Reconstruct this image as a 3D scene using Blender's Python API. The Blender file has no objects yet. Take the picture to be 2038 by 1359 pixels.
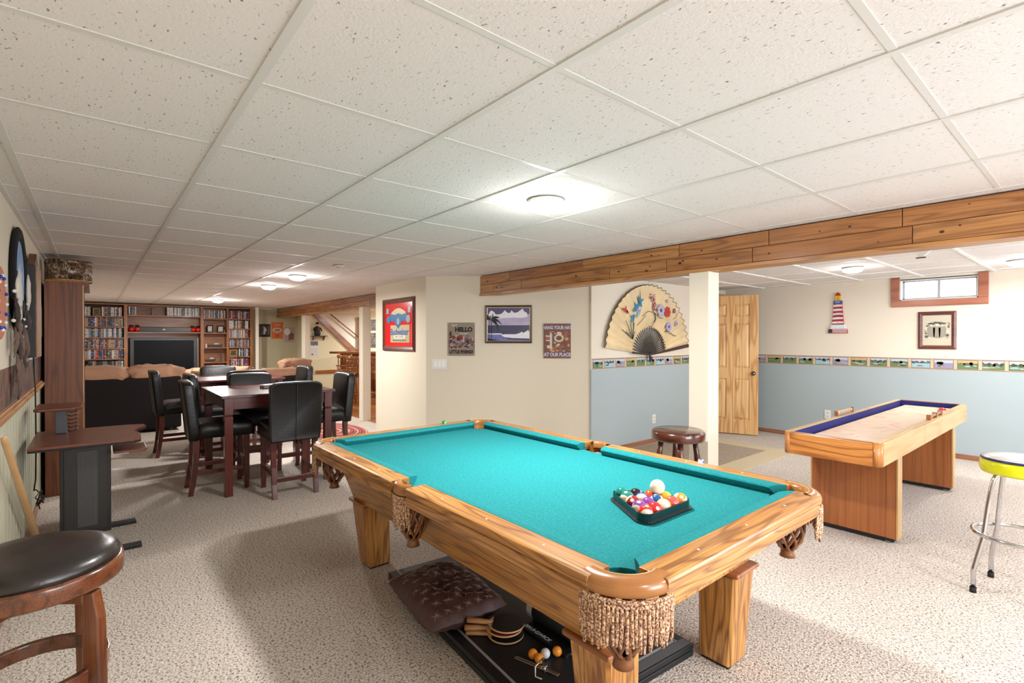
import bpy, math, random
from math import sin, cos, pi, radians as R_, sqrt
from mathutils import Vector, Matrix, noise
random.seed(7)
rnd = random.random
SC = bpy.context.scene
COL = SC.collection

# ------------------------------------------------------------------ materials
def lin(c):
    return tuple(((v/255)/12.92 if v/255 <= .04045 else ((v/255+.055)/1.055)**2.4) for v in c)
MATS = {}
def newmat(name):
    m = bpy.data.materials.new(name); m.use_nodes = True
    nt = m.node_tree; b = nt.nodes['Principled BSDF']
    return m, nt, b
def P(name, rgb, rough=.6, metal=0., spec=.5, bump=0, bscale=200, emis=None, coat=0, var=0, vscale=6):
    if name in MATS: return MATS[name]
    m, nt, b = newmat(name)
    c = lin(rgb)
    b.inputs['Base Color'].default_value = (*c, 1)
    b.inputs['Roughness'].default_value = rough
    b.inputs['Metallic'].default_value = metal
    b.inputs['Specular IOR Level'].default_value = spec
    if coat: b.inputs['Coat Weight'].default_value = coat; b.inputs['Coat Roughness'].default_value = .12
    if emis:
        b.inputs['Emission Color'].default_value = (*lin(emis[0]), 1); b.inputs['Emission Strength'].default_value = emis[1]
    if bump or var:
        tc = nt.nodes.new('ShaderNodeTexCoord')
    if bump:
        n = nt.nodes.new('ShaderNodeTexNoise'); n.inputs['Scale'].default_value = bscale; n.inputs['Detail'].default_value = 3
        nt.links.new(tc.outputs['Object'], n.inputs['Vector'])
        bp = nt.nodes.new('ShaderNodeBump'); bp.inputs['Strength'].default_value = bump; bp.inputs['Distance'].default_value = .004
        nt.links.new(n.outputs['Fac'], bp.inputs['Height']); nt.links.new(bp.outputs['Normal'], b.inputs['Normal'])
    if var:
        n = nt.nodes.new('ShaderNodeTexNoise'); n.inputs['Scale'].default_value = vscale; n.inputs['Detail'].default_value = 4
        nt.links.new(tc.outputs['Object'], n.inputs['Vector'])
        r = nt.nodes.new('ShaderNodeValToRGB')
        r.color_ramp.elements[0].position = .3; r.color_ramp.elements[1].position = .7
        r.color_ramp.elements[0].color = (*[v*(1-var) for v in c], 1); r.color_ramp.elements[1].color = (*[min(1, v*(1+var)) for v in c], 1)
        nt.links.new(n.outputs['Fac'], r.inputs['Fac']); nt.links.new(r.outputs['Color'], b.inputs['Base Color'])
    MATS[name] = m
    return m
def ramp(nt, stops):
    r = nt.nodes.new('ShaderNodeValToRGB'); e = r.color_ramp.elements
    while len(e) > 1: e.remove(e[-1])
    e[0].position = stops[0][0]; e[0].color = (*lin(stops[0][1]), 1)
    for p, c in stops[1:]:
        x = e.new(p); x.color = (*lin(c), 1)
    return r
def wood(name, dark, mid, light, axis=0, across=7., along=.9, rings=22, rough=.35, coat=.2, fine=.35, ringw=.5):
    """flat-sawn grain: contours of a stretched noise, plus fine fibres"""
    if name in MATS: return MATS[name]
    m, nt, b = newmat(name); N = nt.nodes.new; L = nt.links.new
    tc = N('ShaderNodeTexCoord'); mp = N('ShaderNodeMapping')
    s = [across]*3; s[axis] = along
    mp.inputs['Scale'].default_value = s; L(tc.outputs['Object'], mp.inputs['Vector'])
    n1 = N('ShaderNodeTexNoise'); n1.inputs['Scale'].default_value = 1; n1.inputs['Detail'].default_value = 2; n1.inputs['Roughness'].default_value = .45
    L(mp.outputs[0], n1.inputs['Vector'])
    mu = N('ShaderNodeMath'); mu.operation = 'MULTIPLY'; mu.inputs[1].default_value = rings*6.283/2; L(n1.outputs['Fac'], mu.inputs[0])
    sn = N('ShaderNodeMath'); sn.operation = 'SINE'; L(mu.outputs[0], sn.inputs[0])
    ma = N('ShaderNodeMapRange'); ma.inputs['From Min'].default_value = -1; ma.inputs['From Max'].default_value = 1; L(sn.outputs[0], ma.inputs['Value'])
    pw = N('ShaderNodeMath'); pw.operation = 'POWER'; pw.inputs[1].default_value = 3.6; L(ma.outputs[0], pw.inputs[0])
    mp2 = N('ShaderNodeMapping'); s2 = [across*16]*3; s2[axis] = along*3.5; mp2.inputs['Scale'].default_value = s2
    L(tc.outputs['Object'], mp2.inputs['Vector'])
    n2 = N('ShaderNodeTexNoise'); n2.inputs['Scale'].default_value = 1; n2.inputs['Detail'].default_value = 4; L(mp2.outputs[0], n2.inputs['Vector'])
    n3 = N('ShaderNodeTexNoise'); n3.inputs['Scale'].default_value = .5; n3.inputs['Detail'].default_value = 2; L(mp.outputs[0], n3.inputs['Vector'])
    r = ramp(nt, [(.32, mid), (.68, light)]); L(n3.outputs['Fac'], r.inputs['Fac'])
    mx = N('ShaderNodeMix'); mx.data_type = 'RGBA'; mx.inputs['B'].default_value = (*lin(dark), 1)
    m2 = N('ShaderNodeMath'); m2.operation = 'MULTIPLY'; m2.inputs[1].default_value = ringw; L(pw.outputs[0], m2.inputs[0])
    L(m2.outputs[0], mx.inputs['Factor']); L(r.outputs[0], mx.inputs['A'])
    r3 = N('ShaderNodeMapRange'); r3.inputs['From Min'].default_value = .35; r3.inputs['From Max'].default_value = .62
    r3.inputs['To Min'].default_value = fine; r3.inputs['To Max'].default_value = 0; L(n2.outputs['Fac'], r3.inputs['Value'])
    mx2 = N('ShaderNodeMix'); mx2.data_type = 'RGBA'; mx2.inputs['B'].default_value = (*lin(dark), 1)
    L(r3.outputs[0], mx2.inputs['Factor']); L(mx.outputs['Result'], mx2.inputs['A'])
    L(mx2.outputs['Result'], b.inputs['Base Color'])
    b.inputs['Roughness'].default_value = rough
    if coat: b.inputs['Coat Weight'].default_value = coat; b.inputs['Coat Roughness'].default_value = .15
    MATS[name] = m
    return m
def oakset(nm, *a, **k): return [wood(nm+'_'+'xyz'[i], *a, axis=i, **k) for i in range(3)]
OAK = oakset('oak', (104, 56, 20), (188, 128, 62), (214, 158, 88), across=10, along=.9, rings=22, rough=.3, coat=.3, ringw=.68, fine=.5)
OAKD = oakset('oak_brown', (96, 50, 24), (166, 100, 52), (186, 118, 66), across=6, along=.6, rings=12, rough=.35, coat=.3, ringw=.55)
SHUF = oakset('shuffle_oak', (130, 72, 28), (190, 122, 58), (206, 140, 74), across=6, along=.9, rings=16, rough=.35, ringw=.75)
VENEER = oakset('pedestal_veneer', (110, 56, 24), (158, 92, 46), (174, 106, 54), across=16, along=.45, rings=7, rough=.35, fine=.5, ringw=.45)
SIDELIT = oakset('sidelit_oak', (150, 108, 60), (196, 158, 102), (210, 174, 118), across=5, along=.7, rings=8, rough=.35, ringw=.4)  # shuffleboard oak with the strong side light painted in, paler than its end boards
PINE = oakset('door_pine', (176, 118, 60), (218, 172, 112), (232, 192, 136), across=7, along=.6, rings=12, rough=.4, ringw=.7)
CHERRY = oakset('cherry', (40, 12, 10), (88, 34, 28), (104, 44, 34), across=9, along=1., rings=6, rough=.25, coat=.5, ringw=.4)
WALNUT = oakset('walnut', (58, 32, 22), (104, 62, 42), (118, 72, 50), across=9, along=.8, rings=12, rough=.4, coat=.1, ringw=.55)
CASEW = oakset('bookcase_veneer', (66, 34, 18), (122, 70, 40), (136, 80, 48), across=9, along=.8, rings=12, rough=.4, coat=.1, ringw=.55)
STOOLW = oakset('stool_walnut', (40, 20, 12), (104, 56, 32), (126, 72, 42), across=12, along=1.4, rings=8, rough=.25, coat=.5, ringw=.5)
DARKW = oakset('dark_turned', (20, 8, 6), (72, 34, 22), (96, 48, 30), across=12, along=1.6, rings=6, rough=.2, coat=.6, ringw=.5)
SHELFW = oakset('shelf_oak', (96, 52, 22), (156, 96, 48), (172, 112, 58), across=8, along=.7, rings=10, rough=.45, ringw=.5)
CAPT = oakset('captain_pine', (84, 44, 20), (158, 96, 46), (180, 112, 56), across=14, along=2., rings=6, rough=.25, coat=.4, ringw=.5)
BEAMW = []
for i, (a, b_) in enumerate([((176, 118, 66), (196, 138, 82)), ((162, 104, 56), (184, 124, 70)), ((188, 130, 74), (206, 150, 92)), ((168, 108, 60), (192, 134, 80))]):
    BEAMW.append(wood('beam_board_%d' % i, (96, 52, 24), a, b_, axis=0, across=8+i, along=.9, rings=9+2*i, rough=.4, coat=.15, ringw=.5))

CREAM = P('cream_paint', (218, 208, 187), .85, bump=.05, bscale=90)
CREAM2 = P('cream_paint_right', (224, 215, 198), .85, bump=.05, bscale=90)
BLUE = P('grey_blue_paint', (166, 179, 182), .8, bump=.05, bscale=90)
OLIVE = P('grey_green_paint', (188, 182, 150), .8)
WHITE = P('white_paint', (226, 224, 218), .5)
TRIMW = P('cream_post_paint', (224, 214, 196), .6)
BLK = P('black_metal', (24, 23, 24), .45)
BLKP = P('black_plastic', (18, 18, 19), .35)
CHROME = P('chrome', (205, 205, 208), .12, metal=1)
STEEL = P('brushed_steel', (190, 188, 182), .3, metal=1)
LEATH = P('black_leather', (22, 20, 20), .36, spec=.45, bump=.25, bscale=60)
LEATH2 = P('brown_black_vinyl', (34, 28, 25), .3, spec=.6, bump=.12, bscale=90)
RUBBER = P('black_rubber', (15, 15, 15), .8)

def carpet():
    m, nt, b = newmat('speckled_carpet'); N = nt.nodes.new; L = nt.links.new
    tc = N('ShaderNodeTexCoord')
    n = N('ShaderNodeTexNoise'); n.inputs['Scale'].default_value = 90; n.inputs['Detail'].default_value = 5; n.inputs['Roughness'].default_value = .85
    L(tc.outputs['Object'], n.inputs['Vector'])
    r = ramp(nt, [(.38, (78, 64, 56)), (.44, (138, 124, 112)), (.48, (204, 192, 180)), (.56, (224, 215, 206)), (.63, (192, 177, 162))])
    L(n.outputs['Fac'], r.inputs['Fac'])
    n2 = N('ShaderNodeTexNoise'); n2.inputs['Scale'].default_value = 1.1; n2.inputs['Detail'].default_value = 2; L(tc.outputs['Object'], n2.inputs['Vector'])
    mr = N('ShaderNodeMapRange'); mr.inputs['From Min'].default_value = .35; mr.inputs['From Max'].default_value = .65; mr.inputs['To Min'].default_value = .93; mr.inputs['To Max'].default_value = 1.04
    L(n2.outputs['Fac'], mr.inputs['Value'])
    vm = N('ShaderNodeVectorMath'); vm.operation = 'SCALE'; L(r.outputs[0], vm.inputs[0]); L(mr.outputs[0], vm.inputs['Scale'])
    L(vm.outputs[0], b.inputs['Base Color'])
    n3 = N('ShaderNodeTexNoise'); n3.inputs['Scale'].default_value = 110; n3.inputs['Detail'].default_value = 2; L(tc.outputs['Object'], n3.inputs['Vector'])
    bp = N('ShaderNodeBump'); bp.inputs['Strength'].default_value = .7; bp.inputs['Distance'].default_value = .01
    L(n3.outputs['Fac'], bp.inputs['Height']); L(bp.outputs[0], b.inputs['Normal'])
    b.inputs['Roughness'].default_value = 1; b.inputs['Specular IOR Level'].default_value = 0
    return m
def ceil_tile():
    m, nt, b = newmat('fissured_ceiling_tile'); N = nt.nodes.new; L = nt.links.new
    tc = N('ShaderNodeTexCoord'); mp = N('ShaderNodeMapping'); mp.inputs['Scale'].default_value = (60, 135, 60); mp.inputs['Rotation'].default_value = (0, 0, .15)
    L(tc.outputs['Object'], mp.inputs['Vector'])
    n = N('ShaderNodeTexNoise'); n.inputs['Scale'].default_value = 1; n.inputs['Detail'].default_value = 1.5; n.inputs['Distortion'].default_value = .6; L(mp.outputs[0], n.inputs['Vector'])
    r = ramp(nt, [(.27, (118, 110, 100)), (.315, (223, 217, 213)), (1, (227, 221, 218))]); L(n.outputs['Fac'], r.inputs['Fac'])
    L(r.outputs[0], b.inputs['Base Color'])
    n2 = N('ShaderNodeTexNoise'); n2.inputs['Scale'].default_value = 120; n2.inputs['Detail'].default_value = 2; L(tc.outputs['Object'], n2.inputs['Vector'])
    bp = N('ShaderNodeBump'); bp.inputs['Strength'].default_value = .35; bp.inputs['Distance'].default_value = .004
    L(n2.outputs['Fac'], bp.inputs['Height']); L(bp.outputs[0], b.inputs['Normal'])
    b.inputs['Roughness'].default_value = .9
    return m
def felt():
    m, nt, b = newmat('teal_felt'); N = nt.nodes.new; L = nt.links.new
    tc = N('ShaderNodeTexCoord')
    n = N('ShaderNodeTexNoise'); n.inputs['Scale'].default_value = 90; n.inputs['Detail'].default_value = 3; L(tc.outputs['Object'], n.inputs['Vector'])
    r = ramp(nt, [(.3, (26, 116, 120)), (.6, (34, 128, 132)), (.74, (40, 136, 138)), (.79, (100, 174, 178))]); L(n.outputs['Fac'], r.inputs['Fac'])
    L(r.outputs[0], b.inputs['Base Color']); b.inputs['Roughness'].default_value = .95; b.inputs['Specular IOR Level'].default_value = .15
    return m
CARPET = carpet(); TILE = ceil_tile(); FELT = felt()
def planks(name, cols, width=.09, axis=0):
    m, nt, b = newmat(name); N = nt.nodes.new; L = nt.links.new
    tc = N('ShaderNodeTexCoord'); mp = N('ShaderNodeMapping')
    if axis == 1: mp.inputs['Rotation'].default_value = (0, 0, pi/2)
    L(tc.outputs['Object'], mp.inputs['Vector'])
    br = N('ShaderNodeTexBrick'); br.inputs['Scale'].default_value = 1; br.inputs['Brick Width'].default_value = .9; br.inputs['Row Height'].default_value = width
    br.inputs['Mortar Size'].default_value = .003; br.inputs['Color1'].default_value = (*lin(cols[0]), 1); br.inputs['Color2'].default_value = (*lin(cols[1]), 1); br.inputs['Mortar'].default_value = (*lin(cols[2]), 1)
    L(mp.outputs[0], br.inputs['Vector']); L(br.outputs['Color'], b.inputs['Base Color']); b.inputs['Roughness'].default_value = .25
    return m
def collage(name, cols, scale=14, rough=.5):
    if name in MATS: return MATS[name]
    m, nt, b = newmat(name); N = nt.nodes.new; L = nt.links.new
    tc = N('ShaderNodeTexCoord')
    n = N('ShaderNodeTexNoise'); n.inputs['Scale'].default_value = scale; n.inputs['Detail'].default_value = 5; n.inputs['Distortion'].default_value = 1.2; L(tc.outputs['Object'], n.inputs['Vector'])
    k = len(cols); r = ramp(nt, [(.3+.4*i/(k-1), c) for i, c in enumerate(cols)]); r.color_ramp.interpolation = 'CONSTANT' if k > 4 else 'LINEAR'
    L(n.outputs['Fac'], r.inputs['Fac']); L(r.outputs[0], b.inputs['Base Color']); b.inputs['Roughness'].default_value = rough
    MATS[name] = m
    return m

# ------------------------------------------------------------------ mesh builder
class MB:
    def __init__(s): s.v = []; s.f = []; s.m = []; s.sm = []
    def add(s, vs, fs, m=0, sm=False, M=None):
        o = len(s.v)
        s.v += [tuple(M @ Vector(v)) if M is not None else tuple(v) for v in vs]
        s.f += [tuple(i+o for i in f) for f in fs]; s.m += [m]*len(fs); s.sm += [sm]*len(fs)
        return s
    def box(s, x0, y0, z0, x1, y1, z1, m=0, M=None):
        if x0 > x1: x0, x1 = x1, x0
        if y0 > y1: y0, y1 = y1, y0
        if z0 > z1: z0, z1 = z1, z0
        vs = [(x, y, z) for z in (z0, z1) for y in (y0, y1) for x in (x0, x1)]
        return s.add(vs, [(0, 2, 3, 1), (4, 5, 7, 6), (0, 1, 5, 4), (2, 6, 7, 3), (0, 4, 6, 2), (1, 3, 7, 5)], m, M=M)
    def frus(s, b, t, z0, z1, m=0):
        """box between rectangle b=(x0,y0,x1,y1) at z0 and t at z1"""
        vs = [(b[0], b[1], z0), (b[2], b[1], z0), (b[0], b[3], z0), (b[2], b[3], z0), (t[0], t[1], z1), (t[2], t[1], z1), (t[0], t[3], z1), (t[2], t[3], z1)]
        return s.add(vs, [(0, 2, 3, 1), (4, 5, 7, 6), (0, 1, 5, 4), (2, 6, 7, 3), (0, 4, 6, 2), (1, 3, 7, 5)], m)
    def prism(s, pts, d0, d1, m=0, ax='z', sm=False, M=None):
        """pts in a plane, extruded along ax from d0 to d1; ax='y': pts=(x,z)"""
        n = len(pts)
        a = sum(pts[i][0]*pts[(i+1) % n][1]-pts[(i+1) % n][0]*pts[i][1] for i in range(n))
        if a < 0: pts = pts[::-1]
        if ax == 'z': f = lambda p, d: (p[0], p[1], d)
        elif ax == 'y': f = lambda p, d: (p[0], d, p[1]); d0, d1 = max(d0, d1), min(d0, d1)
        else: f = lambda p, d: (d, p[0], p[1])
        if ax != 'y' and d0 > d1: d0, d1 = d1, d0
        vs = [f(p, d0) for p in pts]+[f(p, d1) for p in pts]
        s.add(vs, [tuple(range(n))[::-1], tuple(range(n, 2*n))], m, M=M)
        o = len(s.v)-2*n
        for i in range(n):
            j = (i+1) % n; s.f.append((o+i, o+j, o+n+j, o+n+i)); s.m.append(m); s.sm.append(sm)
        return s
    def tube(s, path, r, n=8, m=0, cap=True, closed=False, flat=None):
        P_ = [Vector(p) for p in path]; k = len(P_)
        rs = r if isinstance(r, (list, tuple)) else [r]*k
        o = len(s.v); ref = None
        for i, p in enumerate(P_):
            if closed: t = P_[(i+1) % k]-P_[i-1]
            else: t = P_[min(i+1, k-1)]-P_[max(i-1, 0)]
            t.normalize()
            if ref is None:
                ref = Vector((0, 0, 1)) if abs(t.z) < .9 else Vector((1, 0, 0))
            a = t.cross(ref)
            if a.length < 1e-4: a = t.orthogonal()
            a.normalize(); b = a.cross(t); b.normalize(); ref = b
            for j in range(n):
                q = 2*pi*j/n
                s.v.append(tuple(p+(a*cos(q)*(flat[0] if flat else 1)+b*sin(q)*(flat[1] if flat else 1))*rs[i]))
        for i in range(k if closed else k-1):
            for j in range(n):
                a0 = o+i*n+j; a1 = o+i*n+(j+1) % n; i2 = (i+1) % k
                s.f.append((a0, o+i2*n+j, o+i2*n+(j+1) % n, a1)); s.m.append(m); s.sm.append(True)
        if cap and not closed:
            s.f.append(tuple(o+j for j in range(n))); s.m.append(m); s.sm.append(False)
            s.f.append(tuple(o+(k-1)*n+j for j in range(n))[::-1]); s.m.append(m); s.sm.append(False)
        return s
    def lathe(s, prof, c=(0, 0, 0), n=24, m=0, M=None, sx=1, sy=1, a0=0, a1=2*pi, sm=True):
        """prof = [(r,z)...] about the z axis through c"""
        o = len(s.v); full = abs(a1-a0-2*pi) < 1e-6; k = n if full else n+1
        T = M if M is not None else Matrix()
        for r, z in prof:
            for j in range(k):
                q = a0+(a1-a0)*j/n
                s.v.append(tuple(T @ Vector((c[0]+r*cos(q)*sx, c[1]+r*sin(q)*sy, c[2]+z))))
        for i in range(len(prof)-1):
            for j in range(n if full else n):
                j2 = (j+1) % k if full else j+1
                s.f.append((o+i*k+j, o+i*k+j2, o+(i+1)*k+j2, o+(i+1)*k+j)); s.m.append(m); s.sm.append(sm)
        if full:
            if prof[0][0] > 1e-5: s.f.append(tuple(o+j for j in range(k))[::-1]); s.m.append(m); s.sm.append(False)
            if prof[-1][0] > 1e-5: s.f.append(tuple(o+(len(prof)-1)*k+j for j in range(k))); s.m.append(m); s.sm.append(False)
        return s
    def cyl(s, c, r, h, n=24, m=0, M=None): return s.lathe([(r, 0), (r, h)], c, n, m, M)
    def ball(s, c, r, n=20, m=0, sc=(1, 1, 1), e=(1., 1.), M=None, amp=0, fr=3):
        """superellipsoid"""
        o = len(s.v); k = n//2; T = M if M is not None else Matrix()
        pw = lambda v, p: math.copysign(abs(v)**p, v)
        for i in range(k+1):
            f = -pi/2+pi*i/k
            for j in range(n):
                q = 2*pi*j/n
                d = Vector((pw(cos(f), e[0])*pw(cos(q), e[1]), pw(cos(f), e[0])*pw(sin(q), e[1]), pw(sin(f), e[0])))
                w = 1+(amp*noise.noise(Vector((d.x*sc[0], d.y*sc[1], d.z*sc[2]))*fr*r+Vector(c)*3.1) if amp else 0)
                s.v.append(tuple(T @ (Vector(c)+Vector((d.x*sc[0], d.y*sc[1], d.z*sc[2]))*r*w)))
        for i in range(k):
            for j in range(n):
                s.f.append((o+i*n+j, o+i*n+(j+1) % n, o+(i+1)*n+(j+1) % n, o+(i+1)*n+j)); s.m.append(m); s.sm.append(True)
        return s
    def build(s, name, mats, parent=None, bev=0, seg=2, loc=None, sub=0):
        me = bpy.data.meshes.new(name); me.from_pydata(s.v, [], s.f)
        if not isinstance(mats, (list, tuple)): mats = [mats]
        for q in mats: me.materials.append(q)
        me.polygons.foreach_set('material_index', s.m); me.polygons.foreach_set('use_smooth', s.sm); me.update()
        o = bpy.data.objects.new(name, me); COL.objects.link(o)
        if parent: o.parent = parent
        if loc is not None: o.location = loc
        if bev:
            b = o.modifiers.new('bevel', 'BEVEL'); b.width = bev; b.segments = seg; b.limit_method = 'ANGLE'; b.angle_limit = R_(40)
        if sub:
            b = o.modifiers.new('sub', 'SUBSURF'); b.levels = sub; b.render_levels = sub
        return o
def tag(o, label, cat, group=None):
    o['label'] = label; o['category'] = cat
    if group: o['group'] = group
    return o
def thing(name, label, cat, loc=(0, 0, 0), rz=0, group=None):
    o = bpy.data.objects.new(name, None); COL.objects.link(o); o.location = loc; o.rotation_euler = (0, 0, rz); o.empty_display_size = .05
    return tag(o, label, cat, group)
def struct(o): o['kind'] = 'structure'; return o
def dup(root, loc, rz, label=None, group=None):
    r = root.copy(); COL.objects.link(r); r.location = loc; r.rotation_euler = (0, 0, rz)
    if label: r['label'] = label
    if group: r['group'] = group
    def rec(a, b):
        for ch in list(a.children):
            if ch == b: continue
            c = ch.copy(); COL.objects.link(c); c.parent = b; rec(ch, c)
    rec(root, r)
    return r
def text(name, s, size, mat, parent, loc, rot=(pi/2, 0, 0), align='CENTER', ext=.0008, sx=1., off=0.):
    cu = bpy.data.curves.new(name, 'FONT'); cu.body = s; cu.size = size; cu.extrude = ext; cu.align_x = align; cu.offset = off
    cu.align_y = 'CENTER'
    t = bpy.data.objects.new(name, cu); COL.objects.link(t)
    dg = bpy.context.evaluated_depsgraph_get(); me = bpy.data.meshes.new_from_object(t.evaluated_get(dg))
    bpy.data.objects.remove(t)
    me.materials.clear(); me.materials.append(mat)
    o = bpy.data.objects.new(name, me); COL.objects.link(o); o.parent = parent; o.location = loc; o.rotation_euler = rot; o.scale = (sx, 1, 1)
    return o
def flat(name, pts, mat, parent, y, d=.0012):
    """a thin painted shape on a wall-mounted thing, local x right, z up, y into the wall"""
    return MB().prism(pts, y-d, y, ax='y').build(name, mat, parent)
def ell(cx, cz, rx, rz, n=20, a=0):
    return [(cx+rx*cos(q)*cos(a)-rz*sin(q)*sin(a), cz+rx*cos(q)*sin(a)+rz*sin(q)*cos(a)) for q in [2*pi*i/n for i in range(n)]]
def rect(x0, z0, x1, z1): return [(x0, z0), (x1, z0), (x1, z1), (x0, z1)]
def frame(mb, x0, z0, x1, z1, w, y0, y1, m=0, w2=None):
    """mitred picture frame ring, local wall coordinates; front at y0 (towards viewer)"""
    o = [(x0, z0), (x1, z0), (x1, z1), (x0, z1)]; i = [(x0+w, z0+w), (x1-w, z0+w), (x1-w, z1-w), (x0+w, z1-w)]
    h = [(x0+w*.45, z0+w*.45), (x1-w*.45, z0+w*.45), (x1-w*.45, z1-w*.45), (x0+w*.45, z1-w*.45)]
    ym = y0+(y1-y0)*.45
    rings = [[(p[0], y1, p[1]) for p in o], [(p[0], ym, p[1]) for p in o], [(p[0], y0, p[1]) for p in h], [(p[0], ym, p[1]) for p in i], [(p[0], y1, p[1]) for p in i]]
    vs = [v for r in rings for v in r]; fs = []
    for k in range(4):
        for j in range(4):
            a = k*4+j; b = k*4+(j+1) % 4; fs.append((a, b, b+4, a+4))
    mb.add(vs, fs, m)
    return mb

# ------------------------------------------------------------------ camera
cam = bpy.data.cameras.new('camera'); camo = bpy.data.objects.new('camera', cam); COL.objects.link(camo)
cam.sensor_width = 36; cam.lens = 998.4/2038*36; cam.clip_start = .05; cam.clip_end = 200
yaw, pit = R_(-39.86), R_(-.35)
fwv = Vector((cos(yaw)*cos(pit), sin(yaw)*cos(pit), sin(pit))); rv = Vector((sin(yaw), -cos(yaw), 0)); uv = rv.cross(fwv)
camo.matrix_world = Matrix(((rv.x, uv.x, -fwv.x, 0), (rv.y, uv.y, -fwv.y, 0), (rv.z, uv.z, -fwv.z, 1.36), (0, 0, 0, 1)))
SC.camera = camo
SC.view_settings.view_transform = 'Standard'; SC.view_settings.look = 'None'; SC.view_settings.gamma = 1
SC.view_settings.use_curve_mapping = False
# ------------------------------------------------------------------ shell
CZ = 2.091
YL, YB, YW = .35, -3.5, -7.52        # left wall, beam face, window wall
XF, XB = 3.85, -2.2                  # fan wall, wall behind the camera
struct(MB().add([(XB, YL, 0), (XB, YW-.1, 0), (6.6, YW-.1, 0), (6.6, -3.47, 0), (13.6, -3.47, 0), (13.6, YL, 0)], [(5, 4, 3, 2, 1, 0)]).build('floor', CARPET))
OAKFLOOR = planks('oak_plank_floor', ((176, 116, 62), (148, 90, 46), (60, 34, 18)), .083, 0)
struct(MB().add([(6.6, -3.47, 0), (6.6, -7.6, 0), (13.6, -7.6, 0), (13.6, -3.47, 0)], [(3, 2, 1, 0)]).build('floor', OAKFLOOR))
struct(MB().box(XB, YL, CZ+.006, 13.7, -3.6, CZ+.05).box(XB, -3.6, CZ+.006, 3.9, YW-.1, CZ+.05).build('ceiling', TILE))
struct(MB().box(3.9, -3.6, CZ-.03, 13.7, -7.7, CZ+.05).build('ceiling', P('plain_white_ceiling', (222, 216, 200), .8)))
g = MB(); hw = .0125
for i in range(-1, 6): g.box(XB, -(.363+.6096*i)-hw, CZ+.001, 13.5, -(.363+.6096*i)+hw, CZ+.006)
for k in range(-5, 22):
    x = .9727+.6096*k
    if x < 13.3: g.box(x-hw*.8, YL, CZ+.004, x+hw*.8, -3.5, CZ+.0065)
g.box(XB, YL-.022, CZ-.003, 13.4, YL, CZ+.006)
gm = P('grid_white_metal', (214, 211, 206), .45)
struct(g.build('ceiling_grid', gm))
g = MB()
for i in range(0, 7): g.box(XB, -(3.69+.6096*i)-hw*.7, CZ-.0015, XF, -(3.69+.6096*i)+hw*.7, CZ+.006)
for k in range(-4, 6):
    x = .83+.6096*k
    if x < 3.8: g.box(x-hw, -3.67, CZ-.004, x+hw, YW, CZ+.006)
struct(g.build('ceiling_grid', P('grid_bright_metal', (236, 234, 230), .4)))

WINP = (80, 62)
def split_wall(name, a, b, th, mats, cut=1.0):
    """wall between plan points a,b; lower part grey blue"""
    d = (Vector(b)-Vector(a)).normalized(); n = Vector((-d.y, d.x))*th
    q = [tuple(a), tuple(b), tuple(Vector(b)+n), tuple(Vector(a)+n)]
    return struct(MB().prism(q, 0, cut, 0).prism(q, cut, CZ+.02, 1).build(name, mats))
struct(MB().box(XB, YL, 0, 5.8, YL+.08, .95, 1).box(XB, YL, .95, 13.6, YL+.08, CZ+.02, 0).box(5.8, YL, 0, 13.6, YL+.08, .95, 0).build('wall_left', [CREAM, P('sage_wall_panelling', (192, 190, 168), .7)]))
gv = MB()
for i in range(28): gv.box(2.1+i*.135, YL-.002, .06, 2.106+i*.135, YL+.002, .945)
struct(gv.build('trim_1', P('panel_groove', (176, 172, 148), .8)))
BW_ = ((-.9, -3.2), (-4.3, -7.0))       # two unseen windows added behind the viewer for light from that side
W = MB().box(XB-.08, YL, 0, XB, YW, .35).box(XB-.08, YL, 1.95, XB, YW, CZ+.02)
for a, b in ((YL, BW_[0][0]), (BW_[0][1], BW_[1][0]), (BW_[1][1], YW)): W.box(XB-.08, a, .35, XB, b, 1.95)
struct(W.build('wall_back', CREAM))
for i, (a, b) in enumerate(BW_):  # frame and light panel for each added window
    m_ = (a+b)/2
    struct(MB().box(XB-.05, a, .35, XB-.02, a-.05, 1.95).box(XB-.05, b, .35, XB-.02, b+.05, 1.95).box(XB-.05, a, .35, XB-.02, b, .40).box(XB-.05, a, 1.90, XB-.02, b, 1.95).box(XB-.05, m_+.025, .35, XB-.02, m_-.025, 1.95).build('window_%d' % (i+2), WHITE))
    l = bpy.data.lights.new('added_daylight', 'AREA'); l.shape = 'RECTANGLE'; l.size = abs(b-a)-.15; l.size_y = 1.5; l.energy = WINP[i]; l.color = (.96, .98, 1.)
    o = bpy.data.objects.new('added_daylight', l); COL.objects.link(o); o.location = (XB-.06, m_, 1.15); o.rotation_euler = (0, -pi/2, 0)
struct(MB().prism([(5.235, -3.04), (6.64, -3.05), (6.64, -6.8), (3.872, -6.8), (3.872, -4.42)], 0, CZ+.02).build('wall_block', CREAM))
FW = MB().box(XF, -4.405, 0, XF+.022, -6.82, 1.0, 0).box(XF, -4.405, 1.0, XF+.022, -6.82, CZ+.02, 1).box(XF, -6.82, 1.99, XF+.09, YW, CZ+.02, 1)
struct(FW.build('wall_fan', [BLUE, CREAM2]))
# closet behind the open door
struct(MB().box(XF+1.1, -6.8, 0, XF+1.16, YW, CZ).box(XF, YW-.02, 0, XF+1.16, YW-.08, CZ).box(XF+.02, -6.79, 0, XF+1.1, -6.8, CZ).build('wall_closet', CREAM))
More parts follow.
